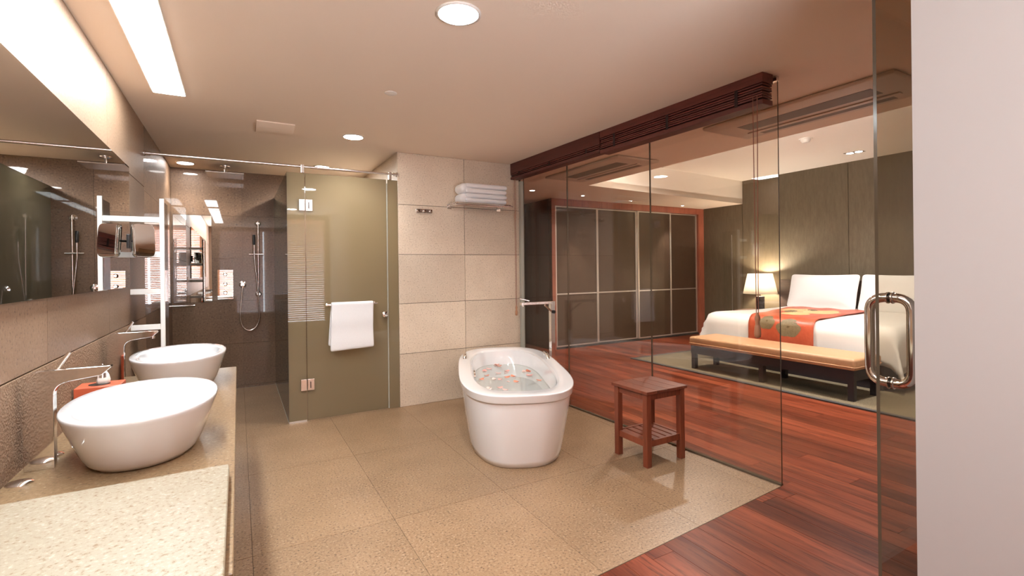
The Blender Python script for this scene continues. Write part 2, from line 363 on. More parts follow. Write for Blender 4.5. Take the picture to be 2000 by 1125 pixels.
# ceiling
ceil = MB()
ceil.box(XL - 0.1, 4.64, YB - 0.1, 10.1, H, H + 0.10)
ceil.prism([(4.64, sy(4.64)), (XR + 0.1, sy(XR + 0.1)), (XR + 0.1, 10.1), (4.64, 10.1)], H, H + 0.10)
ceil.box(4.64, XR + 0.1, YB - 0.1, 0.71, H, H + 0.1)
ceiling = struct(ceil.build('ceiling', m_ceiling), 'warm tan painted ceiling over bathroom and bedroom edge')
tr = MB(); TZ = 3.16
tr.box(4.60, 4.64, 0.60, 6.4, H + 0.001, TZ + 0.05)
tr.prism([(4.64, sy(4.64)), (XR + 0.1, sy(XR + 0.1)), (XR + 0.1, sy(XR + 0.1) + 0.04), (4.64, sy(4.64) + 0.04)], H + 0.001, TZ)
tr.box(4.6, XR + 0.1, 0.56, 0.60, H + 0.001, TZ)
tr.box(4.55, XR + 0.1, 0.5, 6.6, TZ, TZ + 0.06)
struct(tr.build('ceiling', m_tray), 'raised white ceiling recess above the bed')

# left wall with tiles
wl = struct(MB().box(XL - 0.12, XL - 0.012, YB, 7.0, 0, H).build('wall_left', m_grout), 'stone clad wall behind the washbasins')
cols = [YB, -0.62, 0.48, 1.58, 2.68, 3.78, 4.88, 5.10]; rws = [0.0, 1.085, 2.18, H]
for i in range(len(cols) - 1):
    for j in range(3):
        if i == 6: continue
        y1 = 5.10 if i == 5 else cols[i + 1]
        piece('tile', XL - 0.014, XL + (0.004 if j == 0 else 0.0), cols[i] + 0.0012, y1 - 0.0012, rws[j] + 0.003, rws[j + 1] - 0.003, m_rough if j == 0 else m_leftstone, wl)
srow = [0.0, 0.03, 0.56, 1.095, 1.62, 2.15, H]
for (a, b) in ((5.10, 5.83), (5.83, 6.56), (6.56, 7.0)):
    for j in range(len(srow) - 1):
        piece('tile', XL - 0.014, XL, a + 0.001, b - 0.001, srow[j] + 0.001, srow[j + 1] - 0.001, m_polished, wl)
# shower back wall
wb = struct(MB().box(XL - 0.12, 1.5, 7.012, 7.12, 0, H).build('wall_back', m_grout), 'polished stone tile wall at the back of the shower')
for (a, b) in ((XL, 0.05), (0.05, 0.78), (0.78, 1.48)):
    for j in range(len(srow) - 1):
        piece('tile', a + 0.001, b - 0.001, 7.0, 7.014, srow[j] + 0.001, srow[j + 1] - 0.001, m_polished, wb)
struct(MB().box(gx(5.08) - 0.1, gx(5.08), 7.1, 10.1, 0, H).build('wall_passage', m_darkpanel), 'dark wood wall along the passage')
# towel wall block
wc = struct(MB().box(1.492, gx(5.08) - 0.002, 5.092, 7.1, 0, H).build('wall_centre', m_grout), 'stone tile wall carrying the towel shelf and hooks')
for (a, b) in ((1.48, 2.245), (2.245, gx(5.08) - 0.035)):
    for j in range(len(srow) - 1):
        if srow[j + 1] < 0.05: continue
        z0 = 0.0 if j == 1 else srow[j]
        piece('tile', a + 0.0025, b - 0.0025, 5.08, 5.094, z0 + 0.0025, srow[j + 1] - 0.0025, m_wallstone, wc)
for (a, b) in ((5.0945, 5.74), (5.74, 6.37), (6.37, 7.0)):
    for j in range(1, len(srow) - 1):
        piece('tile', 1.48, 1.494, a + 0.001, b - 0.001, (0 if j == 1 else srow[j]) + 0.001, srow[j + 1] - 0.001, m_wallstone, wc)
struct(MB().box(gx(5.08) - 0.034, gx(5.08) + 0.012, 5.04, 5.091, 0, H - 0.2).build('trim_2', m_paleedge), 'pale metal channel where glass meets the stone wall')
# near right white wall (L shape)
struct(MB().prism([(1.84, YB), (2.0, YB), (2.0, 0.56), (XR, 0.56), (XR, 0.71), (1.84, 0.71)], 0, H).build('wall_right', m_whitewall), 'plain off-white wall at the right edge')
# wall behind the camera with window
wr = MB(); wr.box(XL, -0.45, YB - 0.1, YB, 0, H); wr.box(1.72, 2.0, YB - 0.1, YB, 0, H); wr.box(-0.45, 1.72, YB - 0.1, YB, 0, 0.28); wr.box(-0.45, 1.72, YB - 0.1, YB, 2.62, H)
struct(wr.build('wall_rear', m_leftstone), 'stone wall with a wide window opposite the shower')
wp = struct(MB().box(-0.45, 1.72, YB - 0.07, YB - 0.06, 0.28, 2.62).build('window_1', m_greyglass), 'dark window pane behind wooden slat blinds')
# bedroom walls
bw = struct(MB().box(XR, XR + 0.1, 0.5, 7.3, 0, TZ + 0.06).build('wall_bed', m_bedwall), 'dark olive textured wall behind the bed')
for (a, b, z1) in ((0.71, 2.35, TZ), (2.35, 4.30, TZ), (4.30, 6.245, TZ), (6.255, 7.2, H)):
    piece('panel', XR - 0.012, XR + 0.002, a + 0.004, b - 0.004, 0.0, z1, m_bedwall, bw)
piece('seam_strip', XR - 0.016, XR - 0.01, 6.49, 6.50, 0.3, 2.1, m_alu, bw)
struct(MB().box(4.862, 4.95, 7.885, 10.1, 0, H).build('wall_corridor', m_darkpanel), 'dark wood wall continuing behind the wardrobe side')
struct(MB().box(gx(5.08), 4.9, 10.0, 10.1, 0, H).build('wall_far', m_darkpanel), 'dark wood wall at the end of the passage')
struct(MB().box(XR - 3.9, XR + 0.1, 7.9, 8.0, 0, H).build('wall_bedroom', m_darkpanel), 'dark wall behind the wardrobe')

# ================================================================ CEILING LIGHTS
def strip_light(y0, y1, label):
    t = thing('strip_light', label, 'ceiling light', (-0.405, (y0 + y1) / 2, H), 'strip lights above the washbasins')
    MB().box(-0.495, -0.315, y0, y1, H - 0.008, H + 0.001).build('diffuser', m_strip, t)
    f = MB()
    f.box(-0.503, -0.495, y0 - 0.008, y1 + 0.008, H - 0.006, H + 0.001); f.box(-0.315, -0.307, y0 - 0.008, y1 + 0.008, H - 0.006, H + 0.001)
    f.box(-0.495, -0.315, y0 - 0.008, y0, H - 0.006, H + 0.001); f.box(-0.495, -0.315, y1, y1 + 0.008, H - 0.006, H + 0.001)
    f.build('frame', m_plaster, t)
strip_light(2.66, 4.125, 'long white strip light on the ceiling above the washbasins')
strip_light(1.15, 2.58, 'strip light second from the shower, just above the frame')
strip_light(-0.35, 1.07, 'strip light third from the shower, behind the viewpoint')
def downlight(x, y, label, r=0.085, z=H, e=1.0, size=125, mat=None, group='round downlights', cat='downlight'):
    t = thing('downlight', label, cat, (x, y, z), group)
    MB().lathe((x, y, z - 0.006), [(r, 0), (r, 0.006)], 32).build('lens', mat or m_disc, t)
    MB().lathe((x, y, z - 0.008), [(r, 0.0), (r * 1.14, 0.003), (r * 1.14, 0.008), (r, 0.008)], 32, cap0=False, cap1=False).build('rim', m_plaster, t, smooth=True)
    spot('downlight_beam', (x, y, z - 0.02), (x, y, 0), SPOT * e, size, 0.7, WARM, 0.07, t)
    return t
downlight(0.953, 2.20, 'large round downlight nearest the viewer', 0.098, e=1.3)
downlight(0.951, 4.687, 'round downlight in front of the frosted door')
downlight(0.887, 6.216, 'round downlight above the frosted cubicle', 0.085, e=3.6, size=176)
downlight(-0.512, 6.657, 'round downlight over the shower by the left wall', 0.08, e=0.9)
downlight(0.953, -0.5, 'added unseen downlight behind the viewpoint, brightening the window blinds', 0.098, e=1.2)  # lamp added out of view to brighten the blinds

# ceiling fittings
t = thing('ceiling_vent', 'square curved air vent cover on the bathroom ceiling', 'vent', (0.29, 4.69, H))
mb = MB(); rr = []
for k in range(9):
    u = k / 8; yy = 4.51 + u * 0.36; dz = 0.012 + 0.03 * math.sin(PI * u)
    rr.append([(0.145, yy, H - 0.002), (0.145, yy, H - dz), (0.435, yy, H - dz), (0.435, yy, H - 0.002)])
mb.rings(rr).build('cover', m_ceiling, t)
MB().box(0.155, 0.425, 4.52, 4.86, H - 0.008, H).build('duct', m_acslot, t)
t = thing('sprinkler_cover', 'small round cover disc on the bathroom ceiling', 'sprinkler', (0.948, 3.395, H))
MB().lathe((0.948, 3.395, H - 0.014), [(0.035, 0), (0.043, 0.004), (0.043, 0.008), (0.03, 0.008), (0.03, 0.014)], 28).build('disc', m_plaster, t, smooth='auto')

# ================================================================ VANITY
ZC = 0.755
vc = tag(MB().box(XL + 0.004, -0.017, 1.30, 4.13, ZC - 0.045, ZC).build('countertop', m_counter, bevel=0.002, seg=1), 'tan speckled stone countertop carrying both washbasins', 'countertop')
tag(MB().box(XL + 0.004, -0.033, -1.3, 1.925, ZC + 0.001, ZC + 0.042).build('countertop', m_counter2, bevel=0.003, seg=1), 'pale cream counter slab in the foreground, strong light put into its colour', 'countertop')
t = thing('vanity_cabinet', 'dark wooden cabinet under the stone countertop', 'cabinet', (-0.4, 1.4, 0))
MB().box(XL + 0.01, -0.055, -1.3, 1.30, 0.08, ZC - 0.002).build('body', m_cabinet, t)
MB().box(XL + 0.01, -0.10, 1.30, 4.0, 0.30, ZC - 0.046).build('drawer_unit', m_cabinet, t)
MB().box(XL + 0.05, -0.12, -1.3, 1.3, 0.0, 0.08).build('plinth', m_dark, t)
for k, (a, b) in enumerate(((-1.28, -0.42), (-0.41, 0.44), (0.45, 1.29))):
    d = MB().box(-0.055, -0.037, a, b, 0.10, ZC - 0.01).build('door', m_cabinet, t); MB().box(-0.037, -0.027, (a + b) / 2 - 0.09, (a + b) / 2 + 0.09, 0.62, 0.63).build('handle', m_steel, d)
for k, (a, b) in enumerate(((1.31, 2.2), (2.21, 3.1), (3.11, 3.99))):
    d = MB().box(-0.10, -0.082, a, b, 0.31, ZC - 0.05).build('drawer', m_cabinet, t); MB().box(-0.082, -0.072, (a + b) / 2 - 0.09, (a + b) / 2 + 0.09, 0.62, 0.63).build('handle', m_steel, d)

def basin(cx, cy, label):
    t = thing('washbasin', label, 'washbasin', (cx, cy, ZC), 'white vessel basins')
    prof = [(0.66, 0.0), (0.70, 0.004), (0.745, 0.02), (0.80, 0.05), (0.875, 0.10), (0.945, 0.15), (0.985, 0.182), (0.998, 0.192), (1.0, 0.198), (0.995, 0.203), (0.985, 0.205),
            (0.82, 0.200), (0.79, 0.197), (0.77, 0.190), (0.74, 0.17), (0.68, 0.13), (0.58, 0.075), (0.42, 0.045), (0.2, 0.036)]
    A, B = 0.375, 0.247; r = []
    for i, (s_, z) in enumerate(prof):
        a = A * s_ + (0.02 if i >= 11 else 0); b = B * s_ + (0.012 if i >= 11 else 0)
        r.append(ring_se(cx, cy, a, b, ZC + z, 56, 2.15))
    MB().rings(r).build('bowl', m_ceramic, t, smooth=True)
    MB().lathe((cx, cy, ZC + 0.036), [(0.03, 0), (0.03, 0.005), (0.022, 0.008)], 20).build('drain', m_chrome, t, smooth='auto')
basin(-0.327, 2.41, 'white oval washbasin nearest the viewer')
basin(-0.318, 3.65, 'white oval washbasin nearest the shower')

def faucet(y, label):
    x0 = -0.662
    t = thing('basin_faucet', label, 'faucet', (x0 + 0.04, y, ZC), 'chrome basin faucets')
    zt = ZC + 0.352
    outline = [(x0, ZC), (x0 + 0.082, ZC)]
    outline += [(p.x, p.y) for p in arc((x0 + 0.082, zt - 0.09, 0), (x0 + 0.082, zt - 0.052, 0), (x0 + 0.125, zt - 0.046, 0))]
    outline += [(x0 + 0.215, zt - 0.034), (x0 + 0.245, zt - 0.006), (x0 + 0.24, zt)]
    outline += [(p.x, p.y) for p in arc((x0 + 0.05, zt, 0), (x0, zt - 0.002, 0), (x0, zt - 0.06, 0))]
    n = len(outline); w = 0.017
    mb = MB(); mb.add([(a, y - w, b) for a, b in outline] + [(a, y + w, b) for a, b in outline],
                      [tuple(range(n)), tuple(reversed(range(n, 2 * n)))] + [(i, (i + 1) % n, n + (i + 1) % n, n + i) for i in range(n)])
    mb.build('body', m_chrome, t, bevel=0.002, seg=2)
    MB().cyl((x0 + 0.085, y, zt - 0.004), (x0 + 0.122, y, zt + 0.058), 0.0065, 12).build('lever', m_chrome, t, smooth='auto')
    MB().cyl((x0 + 0.215, y, zt - 0.046), (x0 + 0.215, y, zt - 0.03), 0.011, 14).build('aerator', m_steel, t, smooth='auto')
faucet(2.345, 'chrome L-shaped faucet at the nearer washbasin')
faucet(3.58, 'chrome L-shaped faucet at the farther washbasin')
for (xx, yy, lb) in ((-0.640, 2.215, 'oval chrome plug cap in front of the nearer faucet'), (-0.628, 2.49, 'chrome plug cap just behind the nearer faucet')):
    tag(MB().lathe((xx, yy, ZC), [(0.036, 0.0), (0.036, 0.003), (0.03, 0.008), (0.014, 0.011), (0.0005, 0.0115)], 28).build('plug_cap', m_chrome, smooth='auto'), lb, 'plug cap', 'chrome plug caps')
# tissue box
t = thing('tissue_box', 'red tissue box with a white tissue pulled out', 'tissue box', (-0.585, 3.04, ZC))
MB().box(-0.672, -0.50, 2.97, 3.11, ZC, 0.915).build('box', m_box, t, bevel=0.003, seg=2)
MB().lathe((-0.59, 3.04, 0.9155), [(0.042, 0), (0.042, 0.0012)], 28).build('slot', m_black, t)
mb = MB(); R_ = []
for k, (s_, z) in enumerate(((0.026, 0.912), (0.025, 0.935), (0.020, 0.96), (0.011, 0.985), (0.001, 1.012))):
    R_.append([(-0.578 + s_ * math.cos(a) * (1 + 0.25 * math.sin(3 * a + k)), 3.04 + 0.35 * s_ * math.sin(a) * (1 + 0.3 * math.cos(2 * a)), z) for a in [2 * PI * i / 14 for i in range(14)]])
mb.rings(R_).build('tissue', m_tissue, t, smooth=True)
# wall mirror
t = thing('wall_mirror', 'long frameless mirror on the stone wall above the washbasins', 'mirror', (XL, 2.4, 1.355))
MB().box(XL + 0.0005, XL + 0.014, 0.2, 4.36, 1.355, 2.21).build('backing', m_greyglass, t)
MB().add([(XL + 0.0145, 0.2, 1.355), (XL + 0.0145, 4.36, 1.355), (XL + 0.0145, 4.36, 2.21), (XL + 0.0145, 0.2, 2.21)], [(0, 1, 2, 3)]).build('mirror_face', m_mirror, t)

# towel ladder
t = thing('towel_ladder', 'white towel ladder standing out from the wall beside the shower', 'towel ladder', (-0.59, 4.5, 0))
MB().box(-0.505, -0.477, 4.43, 4.46, 0.0, 2.003).build('front_rail', m_towelladder, t, bevel=0.002, seg=1)
MB().box(-0.500, -0.482, 4.46, 4.70, 0.0, 1.985).build('side_panel', m_greyglass, t)
for z in (1.845, 1.585, 1.315, 1.052, 0.79, 0.52, 0.25):
    MB().box(XL + 0.001, -0.505, 4.432, 4.458, z - 0.02, z + 0.02).build('rung', m_towelladder, t, bevel=0.002, seg=1)
# shaving mirror
t = thing('shaving_mirror', 'square swivel shaving mirror fixed beside the long mirror', 'mirror', (-0.6, 4.25, 1.68))
mb = MB(); r = []
for (s_, yy) in ((0.90, 4.285), (1.0, 4.275), (1.0, 4.245), (0.96, 4.238)):
    r.append([(-0.583 + s_ * px, yy - 0.04 * (abs(px) / 0.065) ** 2 * 0.4, 1.68 + s_ * pz) for px, pz in
              [(0.066 * math.copysign(abs(math.cos(a)) ** 0.35, math.cos(a)), 0.118 * math.copysign(abs(math.sin(a)) ** 0.35, math.sin(a))) for a in [2 * PI * i / 32 for i in range(32)]]])
mb.rings(r).build('frame', m_chrome, t, smooth='auto')
mf = MB().box(-0.637, -0.529, 4.219, 4.2215, 1.582, 1.778).build('mirror_face', m_mirror, t)
for q in [c for c in t.children]:
    q.data.transform(Matrix.Translation((-0.583, 4.255, 1.68)) @ Matrix.Rotation(math.radians(24), 4, 'Z') @ Matrix.Rotation(math.radians(-6), 4, 'X') @ Matrix.Translation((0.583, -4.255, -1.68)))
MB().tube([(-0.583, 4.285, 1.68), (-0.60, 4.33, 1.68), (-0.66, 4.385, 1.68)], 0.008).build('arm', m_black, t, smooth=True)
MB().box(XL + 0.015, -0.65, 4.362, 4.41, 1.63, 1.73).build('wall_bracket', m_black, t, bevel=0.003)

# ================================================================ SHOWER
t = thing('shower_mirror', 'tall mirror set in the shower back wall', 'mirror', (-0.47, 7.0, 1.09))
MB().box(-0.67, -0.277, 6.994, 6.9995, 1.09, 2.145).build('backing', m_greyglass, t)
MB().add([(-0.668, 6.9935, 1.092), (-0.279, 6.9935, 1.092), (-0.279, 6.9935, 2.143), (-0.668, 6.9935, 2.143)], [(0, 1, 2, 3)]).build('mirror_face', m_mirror, t)
t = thing('shower_control', 'polished control plate with three round knobs in the shower', 'shower control', (-0.14, 7.0, 1.12))
MB().box(-0.222, -0.056, 6.99, 6.9995, 1.12, 1.48).build('plate', m_mirror, t)
for z in (1.424, 1.305, 1.197):
    MB().lathe((-0.139, 6.99, z), [(0.024, 0), (0.024, 0.012), (0.019, 0.014), (0.019, 0.042), (0.015, 0.046)], 20, (0, -1, 0)).build('knob', m_chrome, t, smooth='auto')
t = thing('hand_shower', 'hand shower on a chrome riser rail with a looped hose', 'shower set', (0.22, 6.95, 1.1))
MB().cyl((0.222, 6.945, 1.15), (0.226, 6.945, 2.09), 0.0115, 14).build('riser_rail', m_steel, t, smooth='auto')
for z in (1.17, 2.065):
    MB().lathe((0.224, 6.9995, z), [(0.036, 0), (0.036, 0.008), (0.017, 0.014), (0.017, 0.06)], 22, (0, -1, 0)).build('rail_bracket', m_chrome, t, smooth='auto')
MB().cyl((0.12, 6.925, 1.675), (0.285, 6.925, 1.675), 0.011, 12).build('slider', m_chrome, t, smooth='auto')
MB().lathe((0.178, 6.91, 1.62), [(0.009, 0), (0.012, 0.16), (0.0125, 0.17)], 16, (0, 0, 1)).build('handle', m_steel, t, smooth='auto')
MB().lathe((0.178, 6.91, 1.79), [(0.0135, 0), (0.0175, 0.02), (0.0175, 0.12), (0.012, 0.128)], 16, (0, 0, 1)).build('spray_head', m_black, t, smooth='auto')
MB().lathe((0.048, 6.9995, 1.294), [(0.042, 0), (0.042, 0.01), (0.02, 0.014), (0.02, 0.05)], 22, (0, -1, 0)).build('outlet', m_chrome, t, smooth='auto')
hp = [(0.048, 6.94, 1.285), (0.04, 6.935, 1.20), (0.022, 6.93, 1.0), (0.02, 6.93, 0.86), (0.05, 6.93, 0.765), (0.115, 6.93, 0.722), (0.18, 6.93, 0.75), (0.222, 6.93, 0.84), (0.228, 6.925, 1.0), (0.214, 6.92, 1.25), (0.19, 6.915, 1.5), (0.178, 6.91, 1.63)]
def catmull(P, m=6):
    P = [Vector(p) for p in P]; out = []
    for i in range(len(P) - 1):
        a, b, c, d = P[max(i - 1, 0)], P[i], P[i + 1], P[min(i + 2, len(P) - 1)]
        for k in range(m):
            u = k / m; out.append(0.5 * ((2 * b) + (c - a) * u + (2 * a - 5 * b + 4 * c - d) * u * u + (3 * b - a - 3 * c + d) * u ** 3))
    return out + [P[-1]]
MB().tube(catmull(hp), 0.0085, 10).build('hose', m_steel, t, smooth=True)
t = thing('glass_shelf', 'small glass corner shelf below the shower mirror', 'shelf', (-0.58, 6.95, 1.05))
MB().box(XL + 0.001, -0.45, 6.87, 6.999, 1.045, 1.053).build('shelf', m_shelfglass, t)
MB().cyl((XL + 0.001, 6.872, 1.062), (-0.45, 6.872, 1.062), 0.006, 10).build('rail', m_chrome, t, smooth='auto')
t = thing('rain_shower', 'square rain shower head hanging from the shower ceiling', 'shower head', (-0.12, 6.65, H))
MB().lathe((-0.12, 6.65, H - 0.014), [(0.055, 0), (0.058, 0.006), (0.058, 0.0135)], 28).build('rose', m_steel, t, smooth='auto')
MB().cyl((-0.12, 6.65, 2.60), (-0.12, 6.65, H - 0.013), 0.012, 12).build('stem', m_steel, t, smooth='auto')
MB().box(-0.31, 0.07, 6.46, 6.84, 2.588, 2.60).build('plate', m_steel, t, bevel=0.002)

# ---------------------------------------------------------------- frosted cubicle
def pane(name, x0, x1, y0, y1, z0, z1, mat, edge, parent, thin='y'):
    """glass sheet: big faces mat, rim faces edge"""
    mb = MB(); v = [(x0, y0, z0), (x1, y0, z0), (x1, y1, z0), (x0, y1, z0), (x0, y0, z1), (x1, y0, z1), (x1, y1, z1), (x0, y1, z1)]
    fs = {'z0': (0, 3, 2, 1), 'z1': (4, 5, 6, 7), 'y0': (0, 1, 5, 4), 'x1': (1, 2, 6, 5), 'y1': (2, 3, 7, 6), 'x0': (3, 0, 4, 7)}
    o = len(mb.v); mb.v += v
    for k, f in fs.items(): mb.f.append(f); mb.mi.append(0 if k[0] == thin else 1)
    return mb.build(name, [mat, edge], parent)
t = thing('frosted_cubicle', 'frosted glass side screen and fixed strips of the cubicle', 'glass screen', (0.42, 6.0, 0))
pane('side_pane', 0.41, 0.42, 5.092, 6.998, 0.006, 2.40, m_frostdark, m_greenedge, t, 'x')
pane('front_pane', 0.41, 0.568, 5.08, 5.09, 0.006, 2.40, m_frost, m_greenedge, t)
pane('front_pane', 1.370, 1.478, 5.08, 5.09, 0.006, 2.40, m_frost, m_paleedge, t)
MB().box(0.41, 0.568, 5.078, 5.092, 0.0, 0.018).build('floor_clip', m_alu, t)
MB().box(0.408, 0.422, 5.095, 6.998, 0.0, 0.006).build('floor_seal', m_paleedge, t)
d = thing('frosted_door', 'frosted glass cubicle door with steel hinges', 'glass door', (0.97, 5.085, 0))
pane('door_pane', 0.574, 1.358, 5.08, 5.09, 0.012, 2.40, m_frost, m_glassedge, d)
MB().box(1.358, 1.369, 5.078, 5.092, 0.012, 2.36).build('door_seal', m_paleedge, d)
for z in (2.09, 0.355):
    hg = MB().box(0.515, 0.568, 5.066, 5.104, z - 0.055, z + 0.055).build('hinge', m_steel, d, bevel=0.002)
    MB().box(0.574, 0.636, 5.066, 5.104, z - 0.055, z + 0.055).build('hinge_leaf', m_steel, hg, bevel=0.002)
    MB().box(0.598, 0.606, 5.0645, 5.067, z - 0.032, z + 0.03).build('hinge_slot', m_black, hg)
MB().cyl((1.323, 5.05, 0.997), (1.323, 5.12, 0.997), 0.008, 12).build('knob_stem', m_chrome, d)
for yy, s_ in ((5.078, -1), (5.092, 1)):
    MB().lathe((1.323, yy, 0.997), [(0.012, 0), (0.012, 0.018), (0.03, 0.022), (0.033, 0.032), (0.03, 0.042), (0.018, 0.047)], 24, (0, s_, 0)).build('knob', m_chrome, d, smooth='auto')
br = MB().cyl((0.738, 5.0, 1.118), (1.236, 5.0, 1.118), 0.011, 14).build('towel_bar', m_steel, d, smooth='auto')
for xx in (0.765, 1.21):
    MB().lathe((xx, 5.08, 1.118), [(0.019, 0), (0.019, 0.006), (0.011, 0.01), (0.011, 0.08)], 18, (0, -1, 0)).build('bar_post', m_steel, br, smooth='auto')
# hanging towel
mb = MB(); prof = []
for k in range(13): prof.append((4.980 - 0.002 * math.sin(k), 0.675 + (1.118 - 0.675) * k / 12))
for k in range(1, 8): a = PI - PI * k / 8; prof.append((5.0 + 0.021 * math.cos(a), 1.118 + 0.021 * math.sin(a)))
for k in range(10): prof.append((5.021, 1.118 - (1.118 - 0.715) * k / 9))
nx = 15; vs = []
for i, (yy, z) in enumerate(prof):
    for j in range(nx):
        u = j / (nx - 1); front = i < 13
        xa, xb = (0.785, 1.190) if front else (0.785, 1.190)
        drop = max(0, (1.118 - z) / 0.44)
        sk = (-0.016 * drop if front else -0.030 * drop)
        vs.append((xa + (xb - xa) * u + sk * (1 - u) + 0.004 * math.sin(9 * z + 3) * (1 if u > 0.9 else 0), yy - (0.010 * drop * (0.5 + 0.5 * math.sin(5 * u + 1)) if front else -0.004 * drop), z + (0.014 * (u - 0.5) if front else 0.0) * drop))
m_ = len(prof); fs = [(i * nx + j, i * nx + j + 1, (i + 1) * nx + j + 1, (i + 1) * nx + j) for i in range(m_ - 1) for j in range(nx - 1)]
tag(mb.add(vs, fs).build('bath_towel', m_towel, smooth=True, solid=0.014, sub=1), 'white towel hanging over the bar on the frosted door', 'towel')
# steel header rail
t = thing('header_rail', 'thin steel rail running above the cubicle glass', 'rail', (0.4, 5.085, 2.46))
MB().cyl((XL + 0.001, 5.085, 2.463), (1.479, 5.085, 2.463), 0.0125, 16).build('rail', m_steel, t, smooth='auto')
for xx in (0.55, 1.40):
    MB().box(xx - 0.014, xx + 0.014, 5.068, 5.102, 2.40, 2.482).build('clamp', m_steel, t, bevel=0.003)
for xx, s_ in ((XL + 0.0012, 1), (1.4788, -1)):
    MB().lathe((xx, 5.085, 2.463), [(0.026, 0), (0.026, 0.01), (0.018, 0.014), (0.018, 0.05)], 20, (s_, 0, 0)).build('wall_flange', m_steel, t, smooth='auto')

# ---------------------------------------------------------------- towel wall fittings
t = thing('hook_strip', 'small steel strip of three coat hooks on the stone wall', 'hooks', (1.765, 5.08, 2.09))
MB().box(1.675, 1.855, 5.066, 5.0795, 2.072, 2.112).build('plate', m_steel, t, bevel=0.002)
for xx in (1.695, 1.765, 1.835):
    MB().lathe((xx, 5.066, 2.092), [(0.008, 0), (0.008, 0.022), (0.014, 0.026), (0.012, 0.034)], 16, (0, -1, 0)).build('hook', m_chrome, t, smooth='auto')
t = thing('towel_shelf', 'chrome towel shelf on the stone wall', 'shelf', (2.37, 5.0, 2.17))
for xx in (2.06, 2.68):
    MB().box(xx - 0.008, xx + 0.008, 4.80, 5.079, 2.152, 2.166).build('bracket', m_chrome, t, bevel=0.002)
    MB().box(xx - 0.025, xx + 0.025, 5.07, 5.0795, 2.128, 2.18).build('wall_plate', m_chrome, t, bevel=0.002)
for yy in (4.82, 4.87, 4.92, 4.97, 5.02):
    MB().cyl((2.04, yy, 2.172), (2.70, yy, 2.172), 0.0065, 10).build('bar', m_chrome, t, smooth='auto')
MB().cyl((2.02, 4.80, 2.155), (2.72, 4.80, 2.155), 0.009, 12).build('front_rail', m_chrome, t, smooth='auto')
def folded_towel(z0, hgt, y0, label):
    t = thing('folded_towel', label, 'towel', (2.4, 4.93, z0), 'folded towels on the chrome shelf')
    h2 = hgt / 2
    for k in range(2):
        MB().box(2.15, 2.66 + 0.008 * k, y0, y0 + 0.22, z0 + h2 * k + 0.001, z0 + h2 * (k + 1) - 0.001).build('layer', m_towel, t, bevel=h2 * 0.48, seg=5)
    MB().box(2.10, 2.24, y0 + 0.012, y0 + 0.225, z0 + 0.001, z0 + hgt - 0.001).build('fold', m_towel, t, bevel=hgt * 0.46, seg=6)
folded_towel(2.179, 0.105, 4.82, 'white folded towel at the bottom of the shelf stack')
folded_towel(2.284, 0.108, 4.815, 'white folded towel on top of the shelf stack')

# ================================================================ BATH TUB
TA, TB, ANG = 1.076, 0.472, math.radians(23.0); TCX, TCY = 2.174, 3.925; TH = 0.56
t = thing('bathtub', 'white freestanding oval bathtub filled with water', 'bathtub', (TCX, TCY, 0))
def tr_(sa, sb, z, ex=3.2, n=88): return ring_se(TCX, TCY, sa, sb, z, n, ex, ANG)
out = []
for k in range(13):
    u = k / 12; f = 1 - (1 - u) ** 1.25
    out.append(tr_(0.955 + 0.095 * f, 0.388 + 0.060 * f, 0.004 + u * (0.492 - 0.004), 2.75 + 0.45 * u))
MB().rings([tr_(0.93, 0.378, 0.0, 2.75)] + out, cap1=False).build('outer_shell', m_acrylic, t, smooth=True)
rim = [tr_(1.045, TB - 0.027, 0.497), tr_(1.060, TB - 0.013, 0.497), tr_(1.066, TB - 0.008, 0.502), tr_(1.068, TB - 0.0065, 0.507), tr_(TA - 0.001, TB - 0.001, TH - 0.010), tr_(TA, TB, TH - 0.007), tr_(TA - 0.001, TB - 0.001, TH - 0.003), tr_(TA - 0.004, TB - 0.004, TH), tr_(TA - 0.012, TB - 0.012, TH + 0.0005),
       tr_(TA - 0.14, TB - 0.105, TH - 0.001), tr_(TA - 0.150, TB - 0.117, TH - 0.006), tr_(TA - 0.158, TB - 0.124, TH - 0.02)]
MB().rings(rim, cap0=False, cap1=False).build('rim', m_acrylic, t, smooth='auto', auto=50)
inn = []
for k in range(11):
    u = k / 10; f = u ** 1.5
    inn.append(tr_(TA - 0.158 - 0.20 * f, TB - 0.124 - 0.09 * f, TH - 0.02 - u * 0.40, 3.1 - 0.3 * u))
inn.append(tr_(0.62, 0.24, 0.125, 2.6)); inn.append(tr_(0.3, 0.12, 0.12, 2.4))
MB().rings(inn, cap0=False, cap1=True).build('inner_basin', m_acrylic, t, smooth=True)
def tubpt(n_, d_, z): return (TCX + n_ * math.cos(ANG) + d_ * math.sin(ANG), TCY - n_ * math.sin(ANG) + d_ * math.cos(ANG), z)
for s_, d0 in ((-1, 0.52), (1, 0.38)):
    pts = [tubpt(s_ * 0.408, d0 - 0.11, TH - 0.003), tubpt(s_ * 0.408, d0 - 0.10, TH + 0.035), tubpt(s_ * 0.408, d0 + 0.10, TH + 0.035), tubpt(s_ * 0.408, d0 + 0.11, TH - 0.003)]
    MB().tube(round_path(pts, 0.035), 0.018, 12).build('grab_handle', m_chrome, t, smooth=True)
for z, dd in ((0.47, 0.15), (0.47, 0.02)):
    c = Vector(tubpt(-0.318, dd, z)); ax = Vector(tubpt(1, 0, 0)) - Vector(tubpt(0, 0, 0))
    MB().lathe(c - ax * 0.012, [(0.03, 0), (0.03, 0.012), (0.022, 0.018)], 20, ax).build('jet', m_chrome, t, smooth='auto')
ZW = 0.405
wa, wb_ = TA - 0.158 - 0.043, TB - 0.124 - 0.020
